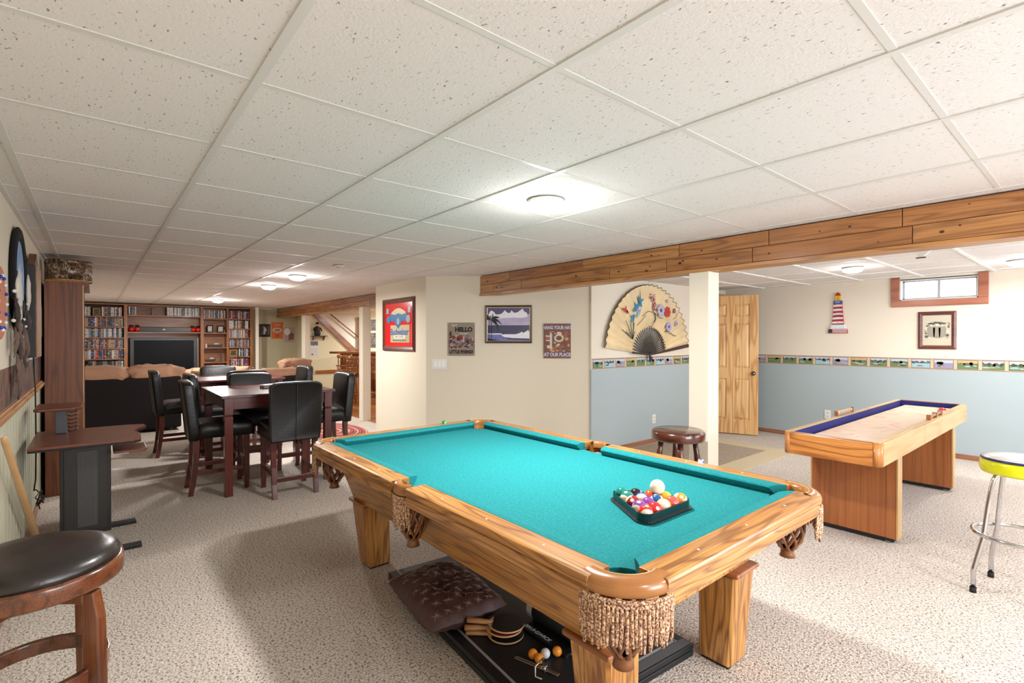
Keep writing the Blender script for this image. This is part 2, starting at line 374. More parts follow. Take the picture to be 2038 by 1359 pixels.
# window wall with its opening
WX0, WX1, WZ0, WZ1 = .955, 1.66, 1.815, 2.06
W = MB()
for (x0, x1, z0, z1) in ((XB, XF, 0, 1.0),): W.box(x0, YW, z0, x1, YW-.12, z1, 0)
for (x0, x1, z0, z1) in ((XB, WX0, 1.0, CZ+.02), (WX1, XF, 1.0, CZ+.02), (WX0, WX1, 1.0, WZ0), (WX0, WX1, WZ1, CZ+.02)): W.box(x0, YW, z0, x1, YW-.12, z1, 1)
struct(W.build('wall_right', [BLUE, CREAM2]))
# far walls
struct(MB().box(13.5, YL, 0, 13.6, -4.05, CZ).build('wall_far', OLIVE))
struct(MB().box(12.6, -4.05, 0, 13.5, -4.2, CZ).box(12.6, -4.2, 0, 12.75, -7.7, CZ).build('wall_bar', P('cream_yellow_paint', (226, 218, 184), .8)))
struct(MB().box(6.64, -7.5, 0, 12.7, -7.6, CZ).build('wall_bar_side', CREAM))
# base boards
BASE = oakset('baseboard_oak', (104, 60, 40), (156, 104, 74), (170, 116, 84), across=10, along=.8, rings=6, ringw=.4)
struct(MB().box(XB, YW, 0, XF, YW+.014, .055).build('baseboard_right', BASE[0], bev=.003))
struct(MB().box(XF-.014, -4.41, 0, XF, -6.82, .055).build('baseboard_fan', BASE[1], bev=.003))
struct(MB().box(12.58, -4.2, 0, 12.6, -7.5, .09).build('baseboard_bar', BASE[1]))
struct(MB().box(12.57, -4.2, .5, 12.6, -7.5, .57).build('trim_7', CAPT[1]))
# left wall: chair rail and rustic band
RUST = collage('rustic_photo_band', [(40, 26, 24), (74, 48, 40), (112, 72, 50), (66, 44, 44), (30, 20, 22)], 5, .6)
struct(MB().box(XB, YL-.004, 1.0, 5.84, YL, 1.205).build('trim_2', RUST))
struct(MB().box(XB, YL-.022, .948, 5.84, YL, .965).box(XB, YL-.032, .965, 5.84, YL, .99).box(XB, YL-.02, .99, 5.84, YL, 1.003).build('trim_3', wood('chair_rail_pine', (150, 96, 50), (206, 150, 92), (218, 166, 108), axis=0, across=10, along=.7, rings=8), bev=.004))
struct(MB().box(XB, YL-.012, 0, 5.84, YL, .07).build('baseboard_left', BASE[0]))
# wallpaper border of little golf landscapes
PC = [P('border_sky', (184, 192, 204), .7), P('border_hill', (88, 84, 96), .7), P('border_green', (104, 128, 84), .7), P('border_tree', (58, 76, 50), .7), P('border_sand', (196, 168, 120), .7), P('border_lilac', (150, 140, 168), .7), P('border_water', (150, 186, 200), .7)]
def border(length, name, label, loc, rz, skip=0.):
    root = bpy.data.objects.new(name, None); COL.objects.link(root); root.location = loc; root.rotation_euler = (0, 0, rz)
    struct(root)
    s = MB().box(0, -.002, 0, length, 0, .127).build('border_strip', P('border_tan', (206, 178, 148), .7), root)
    l = MB().box(0, -.003, .004, length, -.002, .01).box(0, -.003, .117, length, -.002, .123).build('border_line', P('border_line', (134, 104, 92), .7), root)
    rr = random.Random(5); k = int(length/.208)
    pic = MB()
    for i in range(k+1):
        x0 = .022+i*.208; x1 = min(x0+.168, length-.004); z0, z1 = .017, .111
        if x1-x0 < .02: continue
        sc = i % 5; w = x1-x0
        pic.prism(rect(x0-.004, z0-.003, x1+.004, z1+.003), -.0028, -.002, 3, ax='y')
        pic.prism(rect(x0, z0, x1, z1), -.0032, -.0028, [0, 0, 0, 4, 0][sc], ax='y')
        hz = z0+.056
        pts = [(x0, hz-.012)]+[(x0+w*t/9, hz+.004+(.022*sin(t*1.1+sc*2)**2 if sc in (1, 4) else .008*rr.random())) for t in range(10)]+[(x1, hz-.012)]
        pic.prism(pts, -.0036, -.0032, [1, 1, 5, 1, 1][sc], ax='y')
        pic.prism(rect(x0, z0, x1, hz-.004), -.004, -.0036, [2, 6, 5, 2, 2][sc], ax='y')
        for q in range(3):
            cx = x0+w*(.15+.7*rr.random()); pic.prism(ell(cx, z0+.016+.02*rr.random(), min(.03, w*.2)*(.5+rr.random()), .006, 10), -.0044, -.004, rr.choice([4, 0, 2, 6]), ax='y')
        for q in range([7, 4, 9, 6, 5][sc]):
            cx = x0+w*(.08+.84*(rr.random() if sc != 2 else .15+.3*rr.random())); rr_ = .008+.011*rr.random()
            if cx-rr_ > x0 and cx+rr_ < x1 and hz+.012+rr_*1.1 < z1+.012: pic.prism(ell(cx, hz-.006+.01*rr.random(), rr_, rr_*1.05, 9), -.0048, -.0044, rr.choice([3, 3, 2]), ax='y')
    pic.build('border_picture', PC, root)
    return root
border(XF-XB-.01, 'trim_4', '', (XF, YW, 1.0), pi)
border(6.82-4.41, 'trim_5', '', (XF, -4.41, 1.0), -pi/2)

# posts
def post(x0, y0, x1, y1, z1): return struct(MB().box(x0, y0, 0, x1, y1, z1).build('trim_6', TRIMW, bev=.004))
post(1.92, -3.5, 2.08, -3.652, 1.86)
post(7.9, -3.40, 8.05, -3.54, 1.88)
post(11.46, -3.6, 11.7, -3.71, 1.88)
struct(MB().box(12.96, -2.945, 0, 13.02, -3.01, CZ).build('trim_8', P('white_corner_trim', (232, 228, 214), .6)))

# board clad beams: two rows of staggered boards on the face, boards below
def beam(x0, x1, y0, y1, zb, zt, seed):
    rr = random.Random(seed)
    root = bpy.data.objects.new('ceiling_beam', None); COL.objects.link(root); root.location = ((x0+x1)/2, (y0+y1)/2, zb)
    root['label'] = 'boxed ceiling beam clad in two rows of knotty pine boards, ' + ('running over the cream post toward the window side' if seed == 3 else 'smaller far one beyond the cream wall block'); root['category'] = 'beam'
    cx, cy = (x0+x1)/2, (y0+y1)/2
    MB().box(x0-cx, y0-.012-cy, .01, x1-cx, y1-cy+.0, zt-zb).build('core', BEAMW[1], root)
    hz = (zt-zb)
    for row, (a, b_) in enumerate(((.022, .022+(hz-.022)*.5), (.022+(hz-.022)*.5, hz))):
        x = x0-(rr.random()*.5 if row else 0)
        while x < x1:
            L_ = .45+rr.random()*.75; xa, xb = max(x, x0), min(x+L_, x1); x += L_
            if xb-xa < .05: continue
            o = MB().box(xa-cx+.0025, -.006, a+.0022, xb-cx-.0025, .006, b_-.0022).build('board', BEAMW[rr.randrange(4)], root, bev=.002, seg=1)
            o.location = (0, y0-cy-.006, 0)
            # knots
            for kn in range(rr.choice((1, 2, 3))):
                kx = xa-cx+(xb-xa)*(.1+.8*rr.random()); kz = (a+b_)/2+.045*(rr.random()-.5); rr2 = .003+.008*rr.random()**2
                MB().prism(ell(kx, kz, rr2*1.5, rr2, 12), .0062, .0068, ax='y').build('knot', P('knot_brown', (74, 34, 16), .5), o)
    MB().box(x0-cx, y0-cy+.012, -.004, x1-cx, y0-cy-.03, .022).build('edge_board', BEAMW[2], root, bev=.003, seg=1)
    MB().box(x0-cx, y0-cy-.03, .0, x1-cx, y1-cy, .012).build('bottom_board', BEAMW[0], root)
    return root
beam(XB, 4.78, -3.5, -3.67, 1.862, CZ, 3)
beam(6.66, 13.49, -3.55, -3.72, 1.885, CZ, 4)

# window: oak casing, white jamb, two panes, ground outside
wn = bpy.data.objects.new('window_1', None); COL.objects.link(wn); wn.location = ((WX0+WX1)/2, YW, WZ0); wn.rotation_euler = (0, 0, pi); struct(wn)
hwid = (WX1-WX0)/2; hh = WZ1-WZ0
WOAK = oakset('window_oak', (120, 64, 48), (168, 104, 80), (184, 120, 94), across=10, along=.8, rings=6, ringw=.4)
c = MB().box(-hwid-.085, -.02, -.075, hwid+.085, 0, 0).box(-hwid-.085, -.02, 0, -hwid, 0, hh+.035).box(hwid, -.02, 0, hwid+.085, 0, hh+.035)
c.build('window_frame', WOAK[0], wn, bev=.004)
MB().box(-hwid, -.004, -.002, hwid, .12, .012).box(-hwid, -.004, 0, -hwid+.012, .12, hh).box(hwid-.012, -.004, 0, hwid, .12, hh).box(-hwid, 0, hh-.006, hwid, .12, hh+.01).build('window_jamb', WHITE, wn)
MB().box(-hwid+.012, .08, .012, hwid-.012, .1, .028).box(-hwid+.012, .08, hh-.02, hwid-.012, .1, hh-.005).box(-hwid+.012, .08, .012, -hwid+.03, .1, hh).box(hwid-.03, .08, .012, hwid-.012, .1, hh).box(-.011, .075, .012, .011, .1, hh).build('sash', P('grey_vinyl', (172, 172, 172), .5), wn)
gl, nt, b = newmat('window_glass'); b.inputs['Base Color'].default_value = (.95, .98, .98, 1); b.inputs['Roughness'].default_value = .02; b.inputs['Transmission Weight'].default_value = 1; b.inputs['IOR'].default_value = 1.0; b.inputs['Specular IOR Level'].default_value = .5
for s in (-1, 1): MB().box(min(s*.011, s*(hwid-.03)), .088, .028, max(s*.011, s*(hwid-.03)), .091, hh-.02).build('pane', gl, wn)
STONE = collage('pale_stone', [(120, 120, 116), (176, 174, 168), (206, 204, 198), (158, 160, 156)], 22, .9)
gr = MB()
for i in range(24):
    for j in range(12):
        x = .2+i*.1; y = YW-.14-j*.12
        z = 1.80+j*.0145+.02*rnd()
        gr.ball((x+.05*rnd(), y, z), .05+.02*rnd(), 8, sc=(1, 1, .6), amp=.3, fr=20)
gs = gr.build('gravel', STONE); tag(gs, 'pale stony ground seen outside through the small high window', 'gravel'); gs['kind'] = 'stuff'
struct(MB().box(-1.5, YW-.12, 1.6, 4.5, YW-8, 1.79).build('ground_outside', STONE))

# door: six panel pine, standing open
dr = bpy.data.objects.new('door_1', None); COL.objects.link(dr); struct(dr)
hinge = (XF-.02, -6.84, 0); dvec = (-.930, -.367); dr.location = (hinge[0], hinge[1], .012); dr.rotation_euler = (0, 0, math.atan2(dvec[1], dvec[0]))
# local: x along the leaf from the hinge, y thickness; camera sees the side y<0? (leaf direction -x world: left hand side faces -y world)
DW, DH, DT = .72, 1.955, .035
d = MB()
for x0, x1 in ((0, .11), (DW-.11, DW), (DW/2-.05, DW/2+.05)): d.box(x0, -DT/2, 0, x1, DT/2, DH)
for z0, z1 in ((0, .2), (.78, .93), (1.56, 1.66), (DH-.12, DH)): d.box(.11, -DT/2+.0004, z0, DW-.11, DT/2-.0004, z1)
d.build('door_frame', PINE[2], dr, bev=.003)
pn = MB()
for x0, x1 in ((.11, DW/2-.05), (DW/2+.05, DW-.11)):
    for z0, z1 in ((.2, .78), (.93, 1.56), (1.66, DH-.12)):
        pn.box(x0-.01, -.004, z0-.01, x1+.01, .004, z1+.01)
        for s in (-1, 1):
            a, b_ = (x0+.008, z0+.008, x1-.008, z1-.008), (x0+.036, z0+.036, x1-.036, z1-.036)
            pn.add([(a[0], s*.004, a[1]), (a[2], s*.004, a[1]), (a[2], s*.004, a[3]), (a[0], s*.004, a[3]), (b_[0], s*.0165, b_[1]), (b_[2], s*.0165, b_[1]), (b_[2], s*.0165, b_[3]), (b_[0], s*.0165, b_[3])], [f if s < 0 else f[::-1] for f in ((0, 1, 5, 4), (1, 2, 6, 5), (2, 3, 7, 6), (3, 0, 4, 7), (4, 5, 6, 7))])
pn.build('door_panel', PINE[2], dr)
for s in (-1, 1):
    M = Matrix.Translation((DW-.06, s*DT/2, .86)) @ Matrix.Rotation(-s*pi/2, 4, 'X')
    MB().lathe([(.03, 0), (.03, .006), (.012, .01), (.012, .03), (.024, .038), (.028, .05), (.022, .062), (0, .066)], n=20, M=M).build('door_handle', P('pewter', (110, 104, 100), .25, metal=1), dr)
struct(MB().box(XF-.012, -6.84, 0, XF+.1, -6.79, 2.04).box(XF-.012, -6.84, 1.99, XF+.1, YW, 2.04).box(XF-.012, YW, 0, XF+.1, YW+.05, 2.0).build('door_2', PINE[2], bev=.003))

# ------------------------------------------------------------------ ceiling lamps
DIFF = P('lamp_diffuser', (255, 250, 240), .5, emis=((255, 250, 244), 14.))
def lamp(x, y, label, power, r=.095, z=CZ, big=True):
    t = thing('ceiling_light', label, 'ceiling light', (x, y, z-.06), 0, None)
    MB().lathe([(r*1.0, .06), (r*1.0, .050), (r*.96, .046), (r*.9, .046)], n=36).build('trim_ring', P('white_ring', (225, 222, 215), .4), t)
    MB().lathe([(0, .004), (r*.5, .008), (r*.82, .020), (r*.94, .034), (r*.94, .05), (0, .05)], n=36).build('diffuser', DIFF, t)
    l = bpy.data.lights.new('lamp', 'AREA'); l.shape = 'DISK'; l.size = r*1.8; l.energy = power; l.color = (1, .985, .965); l.spread = R_(175)
    o = bpy.data.objects.new('lamp', l); COL.objects.link(o); o.parent = t; o.location = (0, 0, -.002)
    l2 = bpy.data.lights.new('lamp_glow', 'POINT'); l2.shadow_soft_size = .05; l2.energy = power*.16; l2.color = (1, .985, .965)
    o = bpy.data.objects.new('lamp_glow', l2); COL.objects.link(o); o.parent = t; o.location = (0, 0, -.06)
    return t
lamp(1.935, -1.85, 'round white flush ceiling light, largest and nearest, above the pool table', 42)
lamp(6.12, -1.84, 'round flush ceiling light over the two dining tables', 34)
lamp(7.5, -1.87, 'round flush ceiling light just behind the one over the tables', 34)
lamp(10.9, -1.82, 'round flush ceiling light farthest off, in front of the bookcases', 60)
lamp(1.73, -6.04, 'round flush ceiling light beyond the beam, left of the window', 14)
lamp(.56, -6.69, 'round flush ceiling light beyond the beam, cut by the right edge of the photo', 14)
def added_lamp(x, y, p, lab, z=CZ): return lamp(x, y, lab, p, z=z)  # unseen ceiling lights added to brighten the room and the bar
added_lamp(-1.1, -1.0, 20, 'added unseen ceiling light behind the viewer on the left')
added_lamp(-1.1, -3.0, 20, 'added unseen ceiling light behind the viewer near the beam')
added_lamp(-1.2, -5.8, 12, 'added unseen ceiling light behind the viewer on the window side')
added_lamp(9.2, -5.6, 34, 'added out-of-view ceiling light above the bar', z=CZ-.03)
added_lamp(11.6, -5.9, 34, 'added out-of-view ceiling light by the stairs', z=CZ-.03)
w = bpy.data.worlds.new('world'); SC.world = w; w.use_nodes = True
w.node_tree.nodes['Background'].inputs[0].default_value = (*lin((225, 236, 255)), 1); w.node_tree.nodes['Background'].inputs[1].default_value = 4.5
SC.view_settings.exposure = .35
t = thing('sprinkler_cover', 'small round white cover on the ceiling near the dining tables', 'ceiling cover', (5.0, -1.9, CZ-.012))
MB().cyl((0, 0, 0), .055, .012).build('plate', WHITE, t); MB().tube([(0, 0, 0), (.0, .03, -.015)], .005).build('pin', STEEL, t)
t = thing('ceiling_bracket', 'small white wedge bracket hanging by the beam in the window room', 'bracket', (.93, -4.95, CZ-.1))
MB().prism([(-.09, .1), (.07, .1), (.05, 0), (.02, .0)], -.012, .012, ax='y').build('wedge', WHITE, t); MB().box(.0, -.015, -.006, .06, .015, 0).build('clip', BLKP, t)
# ------------------------------------------------------------------ pool table
def rope():
    m, nt, b = newmat('rope_fringe'); N = nt.nodes.new; L = nt.links.new
    tc = N('ShaderNodeTexCoord'); n = N('ShaderNodeTexNoise'); n.inputs['Scale'].default_value = 190; n.inputs['Detail'].default_value = 1
    L(tc.outputs['Object'], n.inputs['Vector']); r = ramp(nt, [(.36, (100, 62, 44)), (.5, (176, 132, 104)), (.62, (222, 192, 160))]); L(n.outputs['Fac'], r.inputs['Fac'])
    L(r.outputs[0], b.inputs['Base Color']); b.inputs['Roughness'].default_value = .9
    return m
ROPE = rope()
PLEA = P('tan_pocket_leather', (160, 104, 52), .25, coat=.4, var=.12, vscale=14)
NETL = P('brown_net_leather', (124, 74, 36), .35, coat=.3)
HX, HY = 1.225, .685
pt = thing('pool_table', 'large oak pool table with teal cloth and fringed leather pockets', 'pool table', (1.963, -1.683, 0))
# cloth bed
Q = .134; pts = []
def carc(sx, sy):
    cx, cy = sx*(HX-Q), sy*(HY-Q); r = .07; e = .034
    a = sqrt(r*r-e*e); p0 = Vector((-sx*a, sy*e)); p1 = Vector((sx*e, -sy*a))
    a0, a1 = math.atan2(p0.y, p0.x), math.atan2(p1.y, p1.x)
    mid = math.atan2(-sy, -sx)
    def un(a, ref): 
        while a-ref > pi: a -= 2*pi
        while a-ref < -pi: a += 2*pi
        return a
    a0, a1 = un(a0, mid), un(a1, mid)
    return [(cx+r*cos(a0+(a1-a0)*i/10), cy+r*sin(a0+(a1-a0)*i/10)) for i in range(11)]
def marc(sy):
    cy = sy*(HY-.055); L_ = []
    a0 = math.asin(.045/.058)
    for i in range(9):
        q = a0+(pi-2*a0)*i/8; L_.append((-.058*cos(q)*1, cy-sy*.058*sin(q)))
    return L_ if True else None
m1 = marc(1); m0 = marc(-1)
bed = carc(-1, 1)[::-1]+m1+carc(1, 1)+carc(1, -1)[::-1]+m0[::-1]+carc(-1, -1)
MB().prism(bed, .664, .69).build('bed_cloth', FELT, pt)
RAIL = [(.094, .733), (.012, .733), (.003, .7295), (0, .722), (0, .708), (.004, .7025), (.010, .7), (.010, .69), (.094, .69)]
SKIRT = [(.008, .699), (.004, .694), (.004, .66), (.008, .655), (.03, .655), (.03, .699)]
CUSH = [(.0935, .7335), (.118, .7335), (.142, .728), (.147, .721), (.144, .714), (.126, .69), (.0935, .69)]
SIGHT = P('pearl_sight', (236, 226, 204), .3)
def loft(sec, a, b, ma, mb_, T, m=0):
    """section (d,z) swept from s=a to s=b; mitre slopes ma, mb_; T maps (s,d,z)"""
    n = len(sec); vs = [T(a+ma*(d-sec[0][0]), d, z) for d, z in sec]+[T(b-mb_*(d-sec[0][0]), d, z) for d, z in sec]
    mb = MB(); mb.add(vs, [tuple(range(n)), tuple(range(n, 2*n))[::-1]]+[(i, n+i, n+(i+1) % n, (i+1) % n) for i in range(n)], m)
    return mb
def rail(T, a, b, ca, cb, ax):
    r = loft(RAIL, a, b, 0, 0, T).build('rail', OAK[ax], pt, bev=.0015)
    fix(r); fix(loft(SKIRT, a, b, 0, 0, T).build('apron', OAK[ax], pt, bev=.0015))
    fix(loft(CUSH, a+.004, b-.004, ca, cb, T).build('cushion', FELT, pt))
    for k in range(3):
        s = a+(b-a)*(k+.75)/3.5+(b-a)*.03*0
        p = T(s, .048, .7332); MB().lathe([(.0045, 0), (.0045, .0008), (0, .0009)], p, n=12).build('sight', SIGHT, pt)
def fix(o):
    import bmesh
    bm = bmesh.new(); bm.from_mesh(o.data); bmesh.ops.recalc_face_normals(bm, faces=bm.faces); bm.to_mesh(o.data); bm.free()
for sy in (1, -1):
    for a, b, ca, cb in ((-HX+.15, -.068, .9, .35), (.068, HX-.15, .35, .9)):
        rail(lambda s, d, z, sy=sy: (s, sy*(HY-d), z), a, b, ca, cb, 0)
for sx in (1, -1):
    rail(lambda s, d, z, sx=sx: (sx*(HX-d), s, z), -HY+.15, HY-.15, .9, .9, 1)
# body
MB().frus((-.962, -.483, .962, .483), (-.92, -.593, .92, .593), .40, .66).build('cabinet', OAK[0], pt, bev=.004)
MB().frus((-1.0, -.60, 1.0, .60), (-1.06, -.64, 1.06, .64), .64, .664).build('slate_frame', OAKD[0], pt, bev=.003)
for sx in (1, -1):
    for sy in (1, -1):
        b0 = (sx*.967, sy*.443, sx*.827, sy*.303); t0 = (sx*.985, sy*.487, sx*.815, sy*.32)
        so = lambda q: (min(q[0], q[2]), min(q[1], q[3]), max(q[0], q[2]), max(q[1], q[3]))
        lg = MB().frus(so(b0), so(t0), .004, .385).build('leg', OAK[2], pt, bev=.012, seg=1)
        x0, y0, x1, y1 = so(t0)
        MB().box(x0-.014, y0-.014, .383, x1+.014, y1+.014, .402).build('leg_cap', OAKD[0], lg, bev=.006)
        MB().box(so(b0)[0]+.01, so(b0)[1]+.01, 0, so(b0)[2]-.01, so(b0)[3]-.01, .005).build('foot', RUBBER, lg)
IRON = [(.072, .70), (.07, .722), (.078, .733), (.095, .7385), (.12, .736), (.137, .727), (.143, .712), (.139, .695), (.128, .688), (.1, .69), (.072, .70)]
def strands(mb, cx, cy, T, ztop=.668):
    prof = [(0, .060, ztop), (.25, .068, .60), (.5, .069, .55), (.75, .058, .505), (.92, .036, .474), (1, .03, .462)]
    def rz(t):
        for i in range(len(prof)-1):
            if t <= prof[i+1][0]:
                u = (t-prof[i][0])/(prof[i+1][0]-prof[i][0]); u = u
                return (prof[i][1]*(1-u)+prof[i+1][1]*u, prof[i][2]*(1-u)+prof[i+1][2]*u)
        return prof[-1][1:]
    n = 8
    for s in (1, -1):
        for k in range(n):
            path = []
            for i in range(13):
                t = i/12; r, z = rz(t); q = 2*pi*k/n+s*(t*pi*.42)
                path.append((cx+r*cos(q), cy+r*sin(q), z))
            mb.tube(path, [.0085]*4+[.007]*9, n=6, flat=(1, .5) if False else None)
    mb.lathe([(.031, .468), (.027, .455), (.029, .44), (.034, .424), (.031, .424), (.026, .44), (.024, .455), (.028, .468)], (cx, cy, 0), n=18)
    mb.lathe([(.062, ztop-.004), (.064, ztop+.006), (.058, ztop+.006), (.058, ztop-.004)], (cx, cy, 0), n=18)
def cords(rad, sc, span, n, ztop, ln, seed):
    rr = random.Random(seed); mb = MB()
    for i in range(n):
        q = -span+2*span*i/(n-1)
        x, y = rad*cos(q)*sc, rad*sin(q)
        l_ = ln*(.9+.2*rr.random()); w1, w2 = .006*(rr.random()-.5), .01*(rr.random()-.5)
        path = [(x+w1*t*t+.002*sin(6*t+i), y+w2*t*t, ztop-l_*t) for t in (0, .2, .4, .6, .8, 1)]
        r = .0054
        mb.tube(path, [r, r*1.05, r*.95, r*1.08, r, r*.8], n=6)
    path = [(rad*cos(-span+2*span*i/20)*sc, rad*sin(-span+2*span*i/20), ztop) for i in range(21)]
    mb.tube(path, .006, n=6); mb.tube([(p[0], p[1], p[2]-.012) for p in path], .0055, n=6)
    return mb
k = 0
for (x, y, ang) in ((-1, 1, 135), (1, 1, 45), (1, -1, -45), (-1, -1, -135)):
    e = bpy.data.objects.new('pocket', None); COL.objects.link(e); e.parent = pt; e.location = (x*(HX-Q), y*(HY-Q), 0); e.rotation_euler = (0, 0, R_(ang))
    k += 1
    M = Matrix.Scale(.84, 4, (1, 0, 0))
    mb = MB().lathe(IRON, n=28, M=M, a0=-R_(66), a1=R_(66)); n_ = len(IRON)
    o = mb.build('pocket_leather', PLEA, e); 
    st = MB().tube([(.09*cos(q)*.84, .09*sin(q), .7378) for q in [R_(-62+124*i/24) for i in range(25)]], .0012, n=5).build('stitching', P('cream_thread', (222, 190, 140), .7), e)
    MB().lathe([(.074, .71), (.07, .69), (.064, .665)], n=24, M=M, a0=-R_(100), a1=R_(100)).build('pocket_liner', PLEA, e)
    mb = MB(); strands(mb, 0, 0, None); o = mb.build('net', NETL, e); o.scale = (.9, .9, .9); o.location = (0, 0, .0665)
    cords(.139, .84, R_(60), 26, .683, .122, k).build('fringe', ROPE, e)
for sy in (1, -1):
    e = bpy.data.objects.new('pocket', None); COL.objects.link(e); e.parent = pt; e.location = (0, sy*(HY-.055), 0); e.rotation_euler = (0, 0, sy*pi/2)
    mb = MB(); I2 = [(r*.72 if r > .1 else r*.85, z) for r, z in IRON]
    M = Matrix.Translation((-.03, 0, 0))
    I2 = [(.058+(r-.07)*.5, z) for r, z in IRON]
    mb.lathe(I2, n=22, M=M, a0=-R_(52), a1=R_(52)).build('pocket_leather', PLEA, e)
    MB().lathe([(.060, .715), (.058, .69), (.055, .665)], n=20, a0=-R_(110), a1=R_(110)).build('pocket_liner', PLEA, e)
    mb = MB(); strands(mb, -.02, 0, None); o = mb.build('net', NETL, e); o.scale = (.85, .85, .88); o.location = (-.004, 0, .080)
    c = cords(.088, 1, R_(46), 14, .683, .125, 9+sy); o = c.build('fringe', ROPE, e); o.location = (-.026, 0, 0)
# chalk cubes on the rails
def chalk(x, y, col, body, label, rz=.2):
    t = thing('chalk_cube', label, 'chalk', (x, y, .7335), rz, 'chalk cubes on the rails')
    MB().box(-.011, -.011, 0, .011, .011, .019).build('paper', P('chalk_paper_'+body, *((230, 230, 235),) if body == 'white' else ((60, 170, 90),), .6), t, bev=.001)
    MB().lathe([(.009, .019), (.007, .0175), (0, .016)], n=12).build('chalk', P('chalk_'+col, (30, 90, 190) if col == 'blue' else (120, 200, 130), .9), t)
    MB().box(-.0115, -.0075, .004, .0115, .0075, .015).build('label_panel', P('chalk_'+col, (30, 90, 190), .8), t)
del t
chalk(1.32, -2.335, 'blue', 'white', 'blue and white chalk cube on the far long rail, in front of the round stool')
chalk(3.15, -1.98, 'green', 'green', 'small green chalk cube on the far short rail')

# balls and rack
DB = .0572
rk = thing('ball_rack', 'black plastic triangle rack around the coloured balls', 'ball rack', (1.163, -1.670, .69), 0)
def tri(r, rad, n=7):
    """rounded triangle: circumradius r of the rounding centres"""
    out = []
    for k in range(3):
        a = 2*pi*k/3; cx, cy = r*cos(a), r*sin(a)
        for i in range(n):
            q = a-pi/3+2*pi/3*i/(n-1); out.append((cx+rad*cos(q), cy+rad*sin(q)))
    return out
RC = 4*DB/sqrt(3)
def ring(mb, a, b, z0, z1, m=0):
    n = len(a); vs = [(*p, z0) for p in a]+[(*p, z1) for p in a]+[(*p, z1) for p in b]+[(*p, z0) for p in b]
    fs = []
    for i in range(n):
        j = (i+1) % n; fs += [(i, j, n+j, n+i), (n+i, n+j, 2*n+j, 2*n+i), (2*n+i, 2*n+j, 3*n+j, 3*n+i), (3*n+i, 3*n+j, j, i)]
    return mb.add(vs, fs, m)
RKM = P('rack_plastic', (22, 40, 42), .25)
ring(MB(), tri(RC, DB/2+.006), tri(RC, DB/2+.003), .002, .036).build('wall', RKM, rk)
ring(MB(), tri(RC, DB/2+.016), tri(RC, DB/2+.0035), .0008, .006).build('flange', RKM, rk)
PB = {}
def ballmat(name, rgb, striped):
    m, nt, b = newmat('ball_'+name); N = nt.nodes.new; L = nt.links.new
    tc = N('ShaderNodeTexCoord'); sp = N('ShaderNodeSeparateXYZ'); L(tc.outputs['Object'], sp.inputs[0])
    cr = lin((236, 222, 190)); col = lin(rgb)
    # number spot at +-x, stripe |z|<.55r
    def gt(sock, v):
        a = N('ShaderNodeMath'); a.operation = 'ABSOLUTE'; L(sock, a.inputs[0]); g = N('ShaderNodeMath'); g.operation = 'GREATER_THAN'; g.inputs[1].default_value = v; L(a.outputs[0], g.inputs[0]); return g.outputs[0]
    mx = N('ShaderNodeMix'); mx.data_type = 'RGBA'; mx.inputs['A'].default_value = (*col, 1); mx.inputs['B'].default_value = (*cr, 1)
    if striped: L(gt(sp.outputs['Z'], DB*.27), mx.inputs['Factor'])
    else: mx.inputs['Factor'].default_value = 0
    m2 = N('ShaderNodeMix'); m2.data_type = 'RGBA'; m2.inputs['B'].default_value = (*cr, 1); L(gt(sp.outputs['X'], DB*.482), m2.inputs['Factor']); L(mx.outputs['Result'], m2.inputs['A'])
    L(m2.outputs['Result'], b.inputs['Base Color']); b.inputs['Roughness'].default_value = .12; b.inputs['Coat Weight'].default_value = .5
    return m
cols = {'teal': (8, 128, 118), 'black': (22, 20, 20), 'orange': (236, 88, 20), 'yellow': (240, 186, 50), 'blue': (14, 74, 190), 'purple': (126, 60, 150), 'red': (206, 36, 40), 'navy': (20, 84, 150), 'coral': (228, 84, 70), 'amber': (236, 140, 40), 'maroon': (150, 30, 40)}
names = [('teal', 0, 'solid teal pool ball at the far left corner of the rack'), ('teal', 1, 'teal striped pool ball beside the solid teal one'), ('black', 0, 'black pool ball behind the orange one'),
 ('orange', 0, 'bright orange pool ball left of the white cue ball'), ('maroon', 1, 'cream and maroon striped pool ball at the left edge of the rack'), ('blue', 1, 'blue striped pool ball left of the purple one'), ('purple', 0, 'purple pool ball in the middle of the rack'),
 ('navy', 1, 'dark blue striped pool ball under the cue ball'), ('yellow', 0, 'solid yellow pool ball behind the coral one'), ('amber', 1, 'cream and amber striped pool ball at the right corner of the rack'),
 ('coral', 0, 'coral red pool ball next to the amber striped one'), ('yellow', 1, 'cream and yellow striped pool ball in the front row of the rack'), ('red', 0, 'bright red pool ball near the front corner of the rack'), ('red', 1, 'cream and red striped pool ball at the front corner of the rack'), ('purple', 1, 'mostly cream pool ball by the front corner of the rack')]
slots = [(RC-r*DB*sqrt(3)/2, (c-r/2)*DB) for r in range(5) for c in range(r+1)]
rb = random.Random(3)
PLAN = [0, 2, 1, 3, 5, 4, 8, 7, 6, 14, 9, 10, 11, 12, 13]      # which ball lies in which place of the rack
for i, (x, y) in enumerate(slots):
    cn, st_, lab = names[PLAN[i]]
    b = MB().ball((0, 0, 0), DB/2, 32).build('pool_ball', ballmat('%s_%d' % (cn, st_), cols[cn], st_), loc=(1.163+x, -1.670+y, .69+.0006+DB/2))
    b.rotation_euler = (rb.random()*6, rb.random()*6, rb.random()*6)
    tag(b, lab, 'pool ball', 'balls in the rack')
